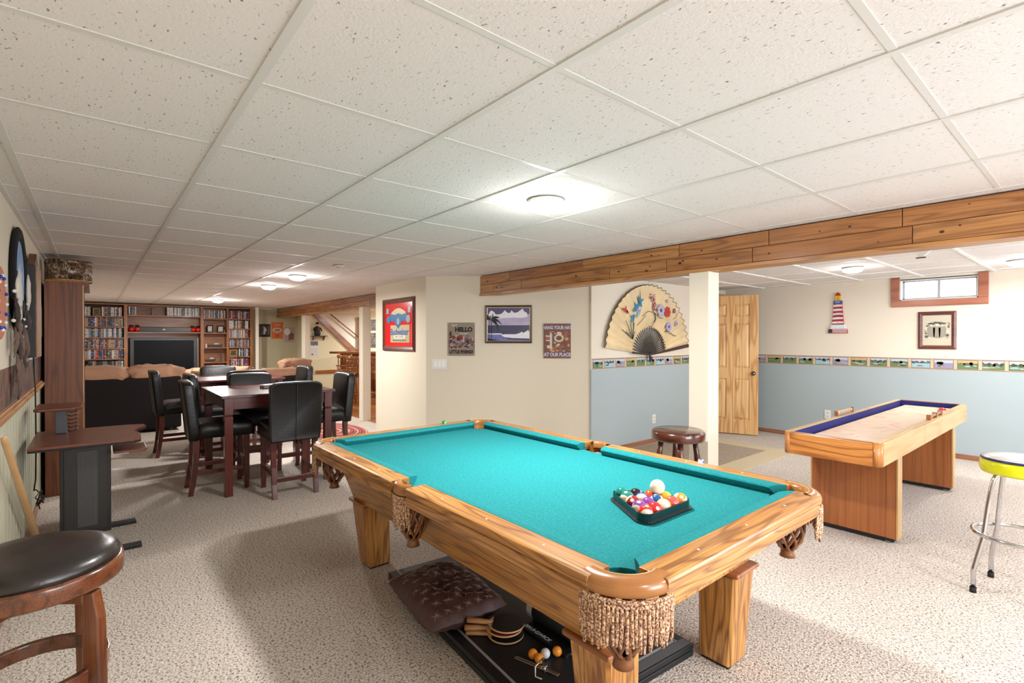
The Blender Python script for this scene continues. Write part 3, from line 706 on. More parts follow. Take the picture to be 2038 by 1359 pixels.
# cue ball sits in the hollow over three balls
i3 = (Vector(slots[3])+Vector(slots[6])+Vector(slots[7]))/3
cb = MB().ball((0, 0, 0), DB/2*1.02, 36).build('cue_ball', P('cue_ball_cream', (238, 226, 196), .1, coat=.5), loc=(1.163+i3.x, -1.67+i3.y, .69+DB/2+DB*.8165+.002))
tag(cb, 'plain cream cue ball resting on top of the racked balls', 'pool ball')
# ------------------------------------------------------------------ counter chairs and tables
def make_chair(label):
    t = thing('dining_chair', label, 'chair', (0, 0, 0), 0, 'black counter-height chairs around the two tables')
    st = MB()
    n = 14
    # padded seat: grid with domed top and bowed front
    def sx(u): return -.19+.44*u
    vs = []; fs = []
    for i in range(n+1):
        for j in range(n+1):
            u, v = i/n, j/n*2-1
            x = sx(u)+.018*(1-v*v)*u; y = v*(.205+.012*u)
            ed = min(1, min(u, 1-u)*9+.0)*min(1, (1-abs(v))*7)
            z = .588+.034*ed**.5+.012*(1-v*v)*sin(pi*u)
            vs.append((x, y, z))
    for i in range(n):
        for j in range(n): a = i*(n+1)+j; fs.append((a, a+n+1, a+n+2, a+1))
    k = len(vs)
    # skirt
    rim = [i*(n+1) for i in range(n+1)]+[n*(n+1)+j for j in range(1, n+1)]+[i*(n+1)+n for i in range(n-1, -1, -1)]+[j for j in range(n-1, 0, -1)]
    for q in rim: x, y, z = vs[q]; vs.append((x, y, .49))
    m = len(rim)
    for i in range(m): j = (i+1) % m; fs.append((rim[i], k+i, k+j, rim[j]))
    fs.append(tuple(k+i for i in range(m))[::-1])
    o = st.add(vs, fs, 0, True).build('seat', LEATH, t); fix(o)
    # back
    bk = MB(); pts = [(-.2, .475), (.2, .475)]+[(.212-.0*q, .55+.08*q) for q in range(5)]+[(.214*cos(a)**.35 if cos(a) > 0 else 0, .945+.045*sin(a)) for a in [pi/2*i/8 for i in range(1, 8)]]
    pts = pts+[(0, .992)]+[(-p[0], p[1]) for p in pts[::-1][:-2]]
    # two faces with depth, tilted back
    tl = lambda z: -.05*(z-.5)/.5
    vs = []; nn = len(pts)
    for (xo, sc) in ((-.248, .93), (-.256, .985), (-.238, 1.), (-.195, 1.), (-.178, .975), (-.172, .92)):
        for (y, z) in pts: zz = .735+(z-.735)*(1-(1-sc)*.8); vs.append((xo+tl(zz)-.012*(1-(y/.22)**2) if xo < -.2 else xo+tl(zz)-.008*(1-(y/.22)**2), y*sc, zz))
    fs = [tuple(range(nn)), tuple(range(5*nn, 6*nn))[::-1]]
    for r in range(5):
        for i in range(nn): j = (i+1) % nn; fs.append((r*nn+i, (r+1)*nn+i, (r+1)*nn+j, r*nn+j))
    o = bk.add(vs, fs, 0, True).build('backrest', LEATH, t); fix(o)
    MB().tube([(-.2615+tl(z), 0, z) for z in (.49, .6, .7, .8, .9, .975)], .0025, n=6).build('seam', P('seam_thread', (58, 54, 52), .6), o)
    for s in (-1, 1):
        MB().frus((.17, s*.175-.019, .208, s*.175+.019), (.164, s*.175-.023, .212, s*.175+.023), 0, .495).build('leg', CHERRY[2], t, bev=.003)
        path = [(-.245, .0), (-.225, .12), (-.208, .26), (-.2, .40), (-.2, .495)]
        mb = MB(); vs = []
        for x, z in path:
            w = .019+.004*z/.5; vs += [(x-w, s*.17-w, z), (x+w, s*.17-w, z), (x+w, s*.17+w, z), (x-w, s*.17+w, z)]
        fs = [(3, 2, 1, 0), (16, 17, 18, 19)]+[(4*r+i, 4*r+(i+1) % 4, 4*r+4+(i+1) % 4, 4*r+4+i) for r in range(4) for i in range(4)]
        mb.add(vs, fs).build('leg', CHERRY[2], t, bev=.003)
        MB().box(-.215, s*.172-.009, .175, .175, s*.172+.009, .21).build('stretcher', CHERRY[0], t, bev=.002)
    MB().box(-.225, -.155, .13, -.203, .155, .168).build('stretcher', CHERRY[1], t, bev=.002)
    MB().box(.18, -.16, .245, .2, .16, .285).build('stretcher', CHERRY[1], t, bev=.002)
    return t
chair0 = make_chair('black leather chair nearest the viewer at the near table, showing its seamed back')
chair0.location = (4.77, -1.355, 0); chair0.rotation_euler = (0, 0, R_(-3))
for x, y, a, lab in ((5.25, -.89, -92, 'black leather chair at the left side of the near table'),
    (5.715, -1.30, 180, 'black leather chair across the near table, facing the viewer'),
    (5.42, -1.86, 90, 'black leather chair right of the near table, beside the red rug'),
    (6.735, -1.38, 0, 'black leather chair at the near side of the far table'),
    (7.52, -1.30, 180, 'black leather chair beyond the far table, in front of the bookcases'),
    (7.13, -.80, -90, 'leftmost black leather chair, in front of the sofa back'),
    (6.205, -1.04, -90, 'black leather chair half hidden between the two tables on the left'),
    (7.05, -1.95, 92, 'black leather chair right of the far table, in front of the recliner')):
    dup(chair0, (x, y, 0), R_(a), lab)
def table(x0, y0, x1, y1, lab):
    cx, cy = (x0+x1)/2, (y0+y1)/2; w, d = abs(x1-x0)/2, abs(y1-y0)/2
    t = thing('dining_table', lab, 'table', (cx, cy, 0), 0, 'square cherry counter-height tables')
    MB().box(-w, -d, .845, w, d, .87).build('tabletop', CHERRY[0], t, bev=.004)
    for s in (-1, 1):
        MB().box(-w+.06, s*(d-.055)-.01, .745, w-.06, s*(d-.055)+.01, .845).build('apron', CHERRY[0], t)
        MB().box(s*(w-.055)-.01, -d+.06, .745, s*(w-.055)+.01, d-.06, .845).build('apron', CHERRY[1], t)
        for u in (-1, 1):
            x, y = s*(w-.06), u*(d-.06)
            MB().frus((x-.03, y-.03, x+.03, y+.03), (x-.033, y-.033, x+.033, y+.033), 0, .685).frus((x-.033, y-.033, x+.033, y+.033), (x-.026, y-.026, x+.026, y+.026), .685, .692).frus((x-.026, y-.026, x+.026, y+.026), (x-.034, y-.034, x+.034, y+.034), .692, .702).frus((x-.034, y-.034, x+.034, y+.034), (x-.034, y-.034, x+.034, y+.034), .702, .845).build('leg', CHERRY[2], t, bev=.002)
    return t
table(4.82, -.83, 5.9, -1.80, 'dark cherry square counter table nearer the pool table, with a napkin box on it')
table(6.72, -.93, 7.7, -1.87, 'dark cherry square counter table farther back, nearer the sofas')
t = thing('napkin_box', 'low dark wooden napkin box on the nearer dining table', 'box', (5.34, -1.35, .87), .1)
MB().box(-.05, -.09, 0, .05, .09, .035).build('body', CHERRY[1], t, bev=.004); MB().box(-.03, -.07, .035, .03, .07, .039).build('napkin', WHITE, t)

# ------------------------------------------------------------------ shuffleboard table
sh = thing('shuffleboard_table', 'long oak shuffleboard table with a blue-lined gutter in front of the window wall', 'shuffleboard table', (1.16, -4.985, 0))
x0, x1, y0, y1, zb, zt = -.28, .28, -1.375, 1.375, .585, .727
x0, x1, y0, y1 = -.28, .28, -1.39, 1.38
LB = P('navy_felt', (34, 36, 110), .8)
MB().box(x0+.045, y1-.022, zb, x1-.045, y1, zt).build('end_board', SHUF[0], sh, bev=.003)
MB().box(x0+.045, y0, zb, x1-.045, y0+.022, zt).build('end_board', SHUF[0], sh, bev=.003)
for s, xx in ((-1, x0), (1, x1)):
    MB().box(xx, y0+.04, zb, xx-s*.022, .30-.0+0, zt).build('side_board', SIDELIT[1], sh, bev=.003)
    MB().box(xx, .305, zb, xx-s*.022, y1-.04, zt).build('side_board', SIDELIT[1], sh, bev=.003)
    MB().box(xx-s*.001, .300, zb, xx-s*.02, .305, zt).build('joint', P('dark_joint', (70, 48, 26), .6), sh)
    for yy in (y0, y1):
        q = -1 if yy > 0 else 1
        c = (xx-s*.045, yy+q*.045)
        pp = [(c[0]+s*.045*cos(a), c[1]-q*.045*sin(a)) for a in [pi/2*i/6 for i in range(7)]]+[(c[0], c[1]-q*.02), (c[0]+s*.02, c[1])][::1]
        MB().prism([(c[0]+s*.045*cos(a), c[1]-q*.045*sin(a)) for a in [pi/2*i/6 for i in range(7)]]+[c], zb, zt, sm=True).build('corner_block', SHUF[2], sh)
TRIMC = SHUF[1]
for q in ((x0+.012, x0+.05), (x1-.05, x1-.012)): MB().box(q[0], y0+.012, zt, q[1], y1-.012, zt+.006).build('top_rail', SIDELIT[1], sh, bev=.002)
for q in ((y1-.03, y1-.002), (y0+.002, y0+.03)): MB().box(x0+.05, q[0], zt, x1-.05, q[1], zt+.006).build('top_rail', OAKD[0], sh, bev=.002)
lin_ = MB().box(x0+.045, y0+.022, zb+.04, x1-.045, y1-.022, zb+.05)
lin_.box(x0+.022, y0+.022, zb+.04, x0+.05, y1-.022, zt).box(x1-.05, y0+.022, zb+.04, x1-.022, y1-.022, zt).box(x0+.05, y0+.022, zb+.04, x1-.05, y0+.04, zt-.002).box(x0+.05, y1-.04, zb+.04, x1-.05, y1-.022, zt-.002)
lin_.build('gutter_lining', LB, sh)
PLAYM = collage('waxed_maple', [(206, 168, 138), (222, 190, 164), (228, 200, 176), (196, 150, 116)], 5, .3)
MB().box(x0+.098, y0+.09, zb+.05, x1-.098, y1-.09, zb+.105).build('playing_board', PLAYM, sh, bev=.003)
for yy in (.885, -.885):
    cy = yy
    MB().box(-.25, cy-.05, .035, .25, cy+.05, zb).build('pedestal', VENEER[2], sh)
    for s in (-1, 1): MB().box(s*.25, cy-.05, .035, s*.262, cy+.05, zb).build('pedestal_edge', SIDELIT[2], sh, bev=.002); MB().box(s*.2, cy-.053, .035, s*.25, cy+.053, zb).build('pedestal_stile', VENEER[2], sh)
    MB().box(-.24, cy-.045, .012, .24, cy+.045, .035).build('plinth', BLKP, sh)
    for s in (-1, 1): MB().cyl((s*.2, cy+.02, 0), .018, .014, 14).build('leveller', STEEL, sh)
# scoring beads and pucks on the rails
sc = thing('score_rack', 'row of small ridged wooden scoring beads on the far left rail of the shuffleboard table', 'score rack', (1.43, -4.8, .735))
MB().box(-.012, -.20, .0, .012, -.18, .038).box(-.012, .18, 0, .012, .20, .038).build('end_block', CAPT[2], sc, bev=.002)
MB().tube([(0, -.18, .022), (0, .18, .022)], .004).build('rod', STEEL, sc)
for i in range(13): MB().lathe([(.008, 0), (.015, .004), (.015, .014), (.008, .018)], n=14, M=Matrix.Translation((0, -.155+i*.0245, .022)) @ Matrix.Rotation(-pi/2, 4, 'X')).build('bead', P('bead_wood', (150, 104, 74), .4) if i % 2 else P('bead_cream', (216, 196, 166), .4), sc)
sc = thing('score_rack', 'wooden score holder of three blocks on the near right rail of the shuffleboard table', 'score rack', (.905, -5.12, .735))
for i, y in enumerate((-.21, -.03, .17)): MB().box(-.016, y-.018, 0, .016, y+.018, .036).build('block', OAKD[2], sc, bev=.003)
MB().tube([(0, -.21, .02), (0, .17, .02)], .012, n=10).build('rod', P('bead_wood', (150, 104, 74), .4), sc)
pk = MB().lathe([(.0, 0), (.027, 0), (.029, .006), (.024, .016), (.012, .017), (.01, .022), (0, .022)], n=20).build('shuffle_puck', P('red_puck', (214, 50, 40), .3), loc=(1.02, -6.1, zb+.105)); tag(pk, 'small red puck on the far end of the shuffleboard table', 'puck')

# ------------------------------------------------------------------ stools
# near leather stool
s1 = thing('bar_stool', 'dark walnut bar stool with black vinyl seat, cut by the left edge', 'bar stool', (1.947, .130, 0)); s1.scale = (.94, .94, 1.027)
MB().lathe([(0, .742), (.09, .748), (.15, .745), (.19, .732), (.205, .712), (.205, .698), (0, .698)], n=48).build('seat_pad', LEATH2, s1)
MB().lathe([(.198, .700), (.212, .698), (.214, .69), (.214, .655), (.208, .648), (.15, .648), (.15, .70)], n=48).build('seat_ring', STOOLW[0], s1)
MB().lathe([(.09, .63), (.09, .648)], n=24).build('swivel_plate', BLK, s1)
RA = Matrix.Rotation(math.atan2(-.767, -.641), 4, 'Z')
MB().box(-.16, -.02, .602, .16, .02, .634, M=RA).box(-.02, -.16, .603, .02, .16, .633, M=RA).build('cross_frame', STOOLW[0], s1, bev=.003)
a0 = math.atan2(-.767, -.641)
for k in range(4):
    q = a0+k*pi/2
    M = Matrix.Rotation(q, 4, 'Z')
    mb = MB(); path = [(.192, .0), (.187, .2), (.182, .4), (.178, .56)]; vs = []
    for x, z in path: w = .026; vs += [(x-w, -.017, z), (x+w, -.017, z), (x+w, .017, z), (x-w, .017, z)]
    vs += [(.178-.026, -.017, .628), (.178+.01, -.017, .635), (.178+.01, .017, .635), (.178-.026, .017, .628)]
    fs = [(3, 2, 1, 0), (16, 17, 18, 19)]+[(4*r+i, 4*r+(i+1) % 4, 4*r+4+(i+1) % 4, 4*r+4+i) for r in range(4) for i in range(4)]
    mb.add(vs, fs, M=M).build('leg', STOOLW[2], s1, bev=.006, seg=3)
ring_ = MB(); rr0, rr1 = .176, .154
n = 40; vs = []
for z in (.185, .225):
    for r in (rr0, rr1):
        vs += [(r*cos(2*pi*i/n), r*sin(2*pi*i/n), z) for i in range(n)]
fs = []
for i in range(n):
    j = (i+1) % n; fs += [(i, j, 2*n+j, 2*n+i), (2*n+i, 2*n+j, 3*n+j, 3*n+i), (3*n+i, 3*n+j, n+j, n+i), (n+i, n+j, j, i)]
rg = ring_.add([(v[0], v[1], v[2]+.2) for v in vs], fs).build('foot_ring', STOOLW[0], s1, bev=.003)
# turned round stool
s2 = thing('wooden_stool', 'round dark turned-leg wooden bar stool beyond the pool table by the cream post', 'stool', (1.985, -3.20, 0))
MB().lathe([(0, .712), (.165, .712), (.178, .706), (.184, .69), (.184, .655), (.178, .642), (.1, .632), (0, .63)], n=48).build('seat', DARKW[0], s2)
prof = [(.0, .017), (.06, .02), (.1, .025), (.13, .018), (.15, .024), (.17, .016), (.25, .02), (.33, .027), (.40, .029), (.45, .02), (.465, .027), (.48, .018), (.495, .027), (.51, .019), (.56, .027), (.63, .029), (.72, .026), (.85, .02), (1, .019)]
s2a = R_(40)
for k in range(4):
    q = s2a+k*pi/2; d = Vector((cos(q), sin(q), 0)); p0 = d*.195; p1 = d*.115+Vector((0, 0, .64))
    MB().tube([tuple(p0.lerp(p1, t)) for t, r in prof], [r for t, r in prof], n=16).build('leg', DARKW[2], s2)
    d2 = Vector((cos(q+pi/2), sin(q+pi/2), 0)); a = p0.lerp(p1, .42 if k % 2 else .49); b_ = (d2*.195).lerp(d2*.115+Vector((0, 0, .64)), .42 if k % 2 else .49)
    MB().tube([tuple(a.lerp(b_, t)) for t in (0, .2, .35, .5, .65, .8, 1)], [.010, .012, .017, .019, .017, .012, .010], n=12).build('stretcher', DARKW[0], s2)
# chrome stool with yellow band
s3 = thing('bar_stool', 'chrome diner bar stool with a yellow-banded vinyl seat at the right edge', 'bar stool', (.303, -3.754, 0))
SS = Matrix.Translation((0, 0, .035)) @ Matrix.Diagonal((.80, .80, .932, 1))
MB().lathe([(0, .752), (.1, .754), (.17, .75), (.192, .742), (.2, .732)], n=48, M=SS).build('seat_top', P('grey_vinyl_top', (196, 192, 192), .25, coat=.4), s3)
MB().lathe([(.196, .742), (.203, .737), (.204, .731), (.2, .728)], n=48, M=SS).build('piping', P('navy_piping', (30, 34, 80), .3), s3)
MB().lathe([(.2, .730), (.207, .715), (.209, .69), (.206, .668), (.198, .655), (.0, .655)], n=48, M=SS).build('seat_band', P('acid_yellow_vinyl', (206, 206, 10), .25, coat=.4), s3)
f0 = math.atan2(-3.617+3.754, .475-.303)
for k in range(4):
    q = f0-k*pi/2; d = Vector((cos(q), sin(q), 0)); 
    for s in (-1, 1)[:1]:
        pth = [(.03, .642), (.09, .640), (.118, .628), (.130, .6), (.15, .48), (.168, .34), (.172, .30), (.205, .17), (.212, .14), (.218, .12), (.219, .02)]
        MB().tube([tuple(d*r+Vector((0, 0, z))) for r, z in pth], .0115, n=12).build('leg', CHROME, s3)
    MB().tube([tuple(d*.2195+Vector((0, 0, z))) for z in (0, .028)], .0145, n=12).build('rubber_foot', RUBBER, s3)
MB().tube([(.245*cos(2*pi*i/48)*.78, .245*sin(2*pi*i/48)*.78, .315) for i in range(48)], .0115, n=10, closed=True).build('foot_ring', CHROME, s3)

# ------------------------------------------------------------------ computer cart
ct = thing('computer_cart', 'small dark wood and black metal computer cart with a raised shelf', 'computer cart', (4.38, .03, 0))
def pl(pts, z0, z1, name, mat, par, bev=.004): return MB().prism([(x-4.38, y-.03) for x, y in pts], z0, z1).build(name, mat, par, bev=bev, seg=2)
CARTW = oakset('cart_laminate', (52, 24, 16), (110, 56, 38), (122, 66, 46), across=9, along=1, rings=8, rough=.35, coat=.2, ringw=.35)
top = [(4.06, .30), (4.05, -.20), (4.09, -.24), (4.30, -.245), (4.42, -.215), (4.52, -.245), (4.62, -.30), (4.70, -.29), (4.74, -.2), (4.76, .30)]
pl(top, .698, .713, 'desktop', CARTW[1], ct, 0); pl([(p[0]-.002 if p[0] < 4.1 else p[0], p[1]) for p in top], .684, .698, 'desktop_edge', P('black_edge', (26, 26, 32), .3), ct, .005)
MB().box(-.03, -.12, .06, .22, .14, .684).build('cabinet_body', P('cart_black_steel', (30, 29, 28), .4), ct, bev=.004)
# perforated panel on the face towards the viewer
pf = MB(); 
MB().box(-.036, -.1, .09, -.03, .12, .65).build('door', P('cart_door_steel', (38, 36, 34), .4), ct, bev=.002)
for i in range(46):
    for j in range(13): pf.box(-.0375, -.048+j*.0078, .12+i*.0108, -.036, -.0435+j*.0078, .1265+i*.0108)
o = pf.build('perforation', P('perforation_grey', (104, 104, 104), .5), ct)
for x in (-.3, .25): MB().box(x-.03, -.27, 0, x+.03, .27, .028).build('foot', BLK, ct, bev=.006)
MB().box(-.3, -.02, .02, .25, .05, .065).build('foot_bar', BLK, ct)
pl([(4.2, -.1), (4.2, -.26), (4.23, -.28), (4.44, -.28), (4.46, -.25), (4.46, -.1)], .60, .618, 'pull_out_shelf', CARTW[1], ct)
t = MB().box(-.07, -.215, .575, -.045, -.13, .598).build('outlet_strip', WHITE, ct)
MB().box(-.072, -.2, .583, -.0705, -.19, .590).box(-.072, -.175, .583, -.0705, -.165, .590).box(-.072, -.155, .583, -.0705, -.145, .590).build('socket', BLKP, t)
MB().box(.2, .11, .713, .28, .17, .875).build('riser', P('riser_grey', (72, 72, 76), .4), ct, bev=.004)
for i in range(6): MB().tube([(.195, .105, .73+i*.026), (.19, .085, .725+i*.026), (.2, .06, .732+i*.026), (.23, .055, .738+i*.026)], .004, n=6).build('rack_pin', BLK, ct)
pl([(4.46, .30), (4.44, .28), (4.45, .1), (4.49, .06), (4.74, .05), (4.80, .09), (4.82, .30)], .88, .9, 'raised_shelf', CARTW[1], ct, .007)

# tall bookcase end on, against the left wall
bc = thing('bookcase', 'tall brown bookcase seen end on against the left wall', 'bookcase', (6.5, .195, 0))
MB().box(-.65, -.125, 0, -.632, .125, 1.85).build('end_panel', CASEW[2], bc)
MB().box(.632, -.125, 0, .65, .125, 1.85).build('end_panel', CASEW[2], bc)
MB().box(-.632, .11, 0, .632, .125, 1.85).build('back_panel', CASEW[2], bc)
for z in (.06, .42, .78, 1.14, 1.5, 1.832): MB().box(-.632, -.12, z, .632, .11, z+.018).build('shelf', CASEW[0], bc)
MB().box(-.65, -.132, 0, -.62, -.125, 1.83).build('face_trim', PINE[2], bc)
MB().box(-.66, -.17, 1.85, .65, .13, 1.866).build('top_board', CAPT[0], bc, bev=.004)
MB().prism([(-.125, 1.85), (-.16, 1.85), (-.125, 1.80)], -.64, -.60, ax='x').build('bracket', CASEW[2], bc)
tn = thing('hat_box', 'round storage box printed all over with animals, on top of the tall brown bookcase', 'box', (6.01, .165, 1.866))
ANI = collage('animal_print', [(24, 18, 16), (92, 58, 36), (50, 38, 30), (150, 120, 88), (66, 46, 34), (196, 184, 160), (44, 36, 32), (130, 74, 44)], 24, .3)
MB().lathe([(.162, 0), (.162, .178), (0, .178)], n=40).build('body', ANI, tn)
MB().lathe([(.165, .15), (.165, .185), (0, .187)], n=40).build('lid', ANI, tn)
MB().lathe([(.1635, 0), (.1635, .01), (.162, .012)], n=40).build('rim', P('tan_rim', (176, 150, 110), .5), tn)
# ------------------------------------------------------------------ pictures and signs on the block
def dg(t): return (5.235-.7071*t, -3.04-.7071*t)
INK = P('ink_black', (24, 20, 20), .5)
# beer mirror
t = thing('beer_mirror', 'dark wood framed red beer mirror on the narrow face of the wall block', 'mirror', (5.94, -3.048, 1.197), pi)
frame(MB(), -.445, 0, .445, .683, .058, -.03, 0).build('frame', CHERRY[0], t)
frame(MB(), -.392, .053, .392, .63, .008, -.02, -.008).build('inner_lip', P('old_gold', (120, 96, 60), .35, metal=.5), t)
RED = P('mirror_red', (214, 20, 28), .15, coat=.5); SILV = P('mirror_silver', (196, 184, 150), .25, metal=.3); BBL = P('label_blue', (36, 96, 140), .3); 
flat('panel', rect(-.39, .055, .39, .628), RED, t, -.008)
flat('label_field', rect(-.22, .11, .30, .335), SILV, t, -.0095)
flat('label_arch', [(-.20, .46)]+[(-.2+.4*i/12, .50+.055*sin(pi*i/12)) for i in range(13)]+[(.2, .46), (.1, .44), (-.1, .44)], SILV, t, -.0095)
flat('eagle_emblem', [(-.24, .44), (-.22, .49), (-.1, .47), (0, .49), (.1, .47), (.22, .49), (.26, .44), (.22, .38), (.1, .39), (.06, .33), (.0, .29), (-.06, .33), (-.1, .39), (-.2, .38)], BBL, t, -.011)
flat('emblem_heart', ell(0, .385, .04, .045), P('emblem_pale', (130, 150, 160), .3), t, -.0122)
for s in (-1, 1): flat('medal', ell(s*.27, .41, .055, .05), P('emblem_pale', (130, 150, 160), .3) if s > 0 else BBL, t, -.0123); flat('hop_panel', rect(s*.30-.035, .49, s*.30+.035, .56), P('emblem_pale', (130, 150, 160), .3), t, -.0122)
text('lettering', 'Budweiser', .118, P('letter_blue', (28, 84, 150), .3), t, (.03, -.011, .245), off=.002, sx=1.0)
text('lettering', 'KING OF BEERS', .036, INK, t, (.03, -.011, .182)); flat('name_plate', rect(-.12, .162, .18, .203), P('plate_white', (220, 216, 204), .4), t, -.0098)
text('lettering', 'Where there\'s Life... the Party', .03, INK, t, (.03, -.011, .138))
for i in range(9): flat('mark', rect(.345, .12+i*.025, .352, .132+i*.025), WHITE, t, -.0098)
# tin sign 1
c = dg(.4235); t = thing('tin_sign', 'grey tin sign reading SAY HELLO TO MY LITTLE FRIEND left of the seascape', 'tin sign', (c[0], c[1], 1.155), R_(-135))
MB().box(-.1625, -.004, 0, .1625, -.001, .392).build('plate', P('tin_taupe', (142, 128, 112), .5), t, bev=.001)
W_ = P('sign_cream', (224, 214, 192), .5)
text('lettering', 'SAY', .036, W_, t, (-.08, -.005, .358), sx=1.1)
text('lettering', 'HELLO', .07, INK, t, (.03, -.005, .308), sx=.98, off=.004)
text('lettering', 'TO MY', .03, W_, t, (.03, -.005, .258), sx=1.)
text('lettering', 'LITTLE FRIEND!', .052, INK, t, (.0, -.005, .045), sx=.8, off=.003)
SGC = [P('sign_maroon', (120, 40, 44), .5), P('sign_brown', (110, 66, 40), .5), P('sign_pink', (206, 150, 150), .5), P('sign_grey', (92, 88, 96), .5), P('sign_lilac', (150, 132, 150), .5), P('sign_dark', (48, 34, 34), .5)]
rr = random.Random(11)
def scatter(t, n, x0, z0, x1, z1, y, mats, r=(.012, .035), seed=1, sub='picture'):
    rr = random.Random(seed); mb = MB()
    for i in range(n):
        cx = x0+(x1-x0)*rr.random(); cz = z0+(z1-z0)*rr.random(); rx = r[0]+(r[1]-r[0])*rr.random(); rz = rx*(.4+.6*rr.random())
        rx = min(rx, cx-x0+.004, x1-cx+.004); rz = min(rz, cz-z0+.004, z1-cz+.004)
        if rx < .003 or rz < .003: continue
        k = 9; a = rr.random()*3
        pts = [(cx+rx*cos(2*pi*j/k+a)*(.7+.3*rr.random()), cz+rz*sin(2*pi*j/k+a)*(.7+.3*rr.random())) for j in range(k)]
        mb.prism(pts, y-.0006-.00005*i, y, rr.randrange(len(mats)), ax='y')
    return mb.build(sub, mats, t)
scatter(t, 70, -.145, .09, .15, .24, -.0042, SGC, seed=4)
flat('cactus', [(-.14, .15), (-.115, .15), (-.115, .27), (-.125, .30), (-.14, .27)], SGC[5], t, -.0052)
flat('gun_barrel', [(.02, .16), (.04, .16), (.038, .235), (.022, .235)], SGC[2], t, -.0078)
for x, z in ((-.15, .38), (.15, .38), (.15, .012), (-.15, .012)): flat('rivet', ell(x, z, .004, .004, 8), WHITE, t, -.0045)
# seascape
c = dg(.986); t = thing('seascape_painting', 'framed seascape with palm, clouds and a breaking wave between the two tin signs', 'painting', (c[0], c[1], 1.304), R_(-135))
w_, h_ = .275, .443
frame(MB(), -w_, 0, w_, h_, .024, -.024, 0).build('frame', P('dark_gold_frame', (70, 48, 20), .35, coat=.3), t)
frame(MB(), -w_+.02, .02, w_-.02, h_-.02, .009, -.016, -.006).build('gilt_liner', P('gilt', (226, 212, 176), .3, metal=.2), t)
MB().box(-w_+.015, -.009, .015, w_-.015, -.006, h_-.015).build('canvas', P('sea_sky', (82, 78, 112), .4), t)
x0, x1 = -w_+.03, w_-.03
flat('horizon_haze', rect(x0, .20, x1, .34), P('haze_lilac', (176, 166, 194), .5, var=.15, vscale=12), t, -.0092)
flat('sea', rect(x0, .028, x1, .21), P('sea_dark', (66, 66, 92), .3, var=.15, vscale=20), t, -.0104)
CL = P('cloud_white', (226, 224, 230), .5, var=.06, vscale=30)
flat('cloud', [(x0, .30), (x0+.02, .36), (x0+.04, .385), (x0+.07, .37), (x0+.1, .33), (x0+.13, .335), (x0+.17, .35), (x0+.2, .385), (x0+.235, .355), (x0+.26, .352), (x0+.28, .385), (x0+.31, .355), (x0+.35, .36), (x0+.39, .39), (x0+.41, .405), (x0+.43, .37), (x0+.46, .355), (x0+.47, .31), (x0+.4, .295), (x0+.3, .30), (x0+.2, .295), (x0+.1, .285)], CL, t, -.0116)
flat('wave', [(x0, .105), (x0, .115), (x0+.16, .115), (x0+.18, .10), (x0+.2, .105), (x0+.33, .105), (x0+.38, .12), (x0+.4, .135), (x0+.42, .12), (x0+.46, .145), (x0+.475, .155), (x1, .13), (x1, .055), (x0+.3, .06), (x0+.2, .07), (x0+.16, .09)], CL, t, -.0128)
flat('swell', [(x0, .10), (x0+.16, .103), (x0+.18, .07), (x0+.26, .045), (x1, .035), (x1, .028), (x0, .028)], P('wave_blue', (104, 110, 170), .4, var=.2, vscale=25), t, -.014)
flat('shore', [(x0, .06), (x0+.06, .045), (x0+.12, .033), (x0+.2, .028), (x0, .028)], P('sea_black', (22, 22, 34), .5), t, -.015)
pm = MB(); 
for i in range(15):
    a = R_(150-14*i); L_ = .09+.02*(i % 3)
    pm.prism([(x0+.045, .265), (x0+.045+cos(a)*L_*.6, .265+sin(a)*L_*.5+.012), (x0+.045+cos(a)*L_, .265+sin(a)*L_-.045), (x0+.05+cos(a)*L_*.55, .255+sin(a)*L_*.45)], -.0165-.0001*i, -.016, ax='y')
pm.prism([(x0+.04, .04), (x0+.047, .04), (x0+.05, .26), (x0+.044, .26)], -.0165, -.016, ax='y'); pm.prism([(x0+.014, .05), (x0+.02, .05), (x0+.022, .31), (x0+.017, .31)], -.0165, -.016, ax='y')
pm.build('palm', P('palm_black', (20, 22, 20), .5), t)
# tin sign 2
c = dg(1.553); t = thing('tin_sign', 'brown tin sign reading HANG YOUR HAT AT OUR PLACE right of the seascape', 'tin sign', (c[0], c[1], 1.129), R_(-135))
MB().box(-.157, -.004, 0, .157, -.001, .403).build('plate', P('tin_brown', (116, 72, 56), .5, var=.2, vscale=18), t, bev=.001)
LI = P('sign_ice', (188, 196, 222), .5)
text('lettering', 'HANG YOUR HAT', .052, LI, t, (0, -.005, .355), sx=.78, off=.002)
text('lettering', 'AT OUR PLACE', .056, LI, t, (0, -.005, .042), sx=.80, off=.002)
scatter(t, 60, -.14, .08, .14, .31, -.0042, [P('sign_tan', (190, 150, 110), .5), P('sign_rust', (160, 90, 50), .5), SGC[1], P('sign_bone', (210, 196, 180), .5), SGC[3]], seed=8)
flat('post_shape', rect(-.085, .11, -.06, .29), P('sign_bone', (210, 196, 180), .5), t, -.0075)
for z in (.25, .20): flat('arm_shape', rect(-.13, z, -.08, z+.014), P('sign_bone', (210, 196, 180), .5), t, -.0078)
flat('saddle_shape', ell(.02, .235, .055, .045, 16), P('sign_bone', (210, 196, 180), .5), t, -.0078); flat('saddle_core', ell(.02, .235, .035, .027, 16), SGC[1], t, -.009)
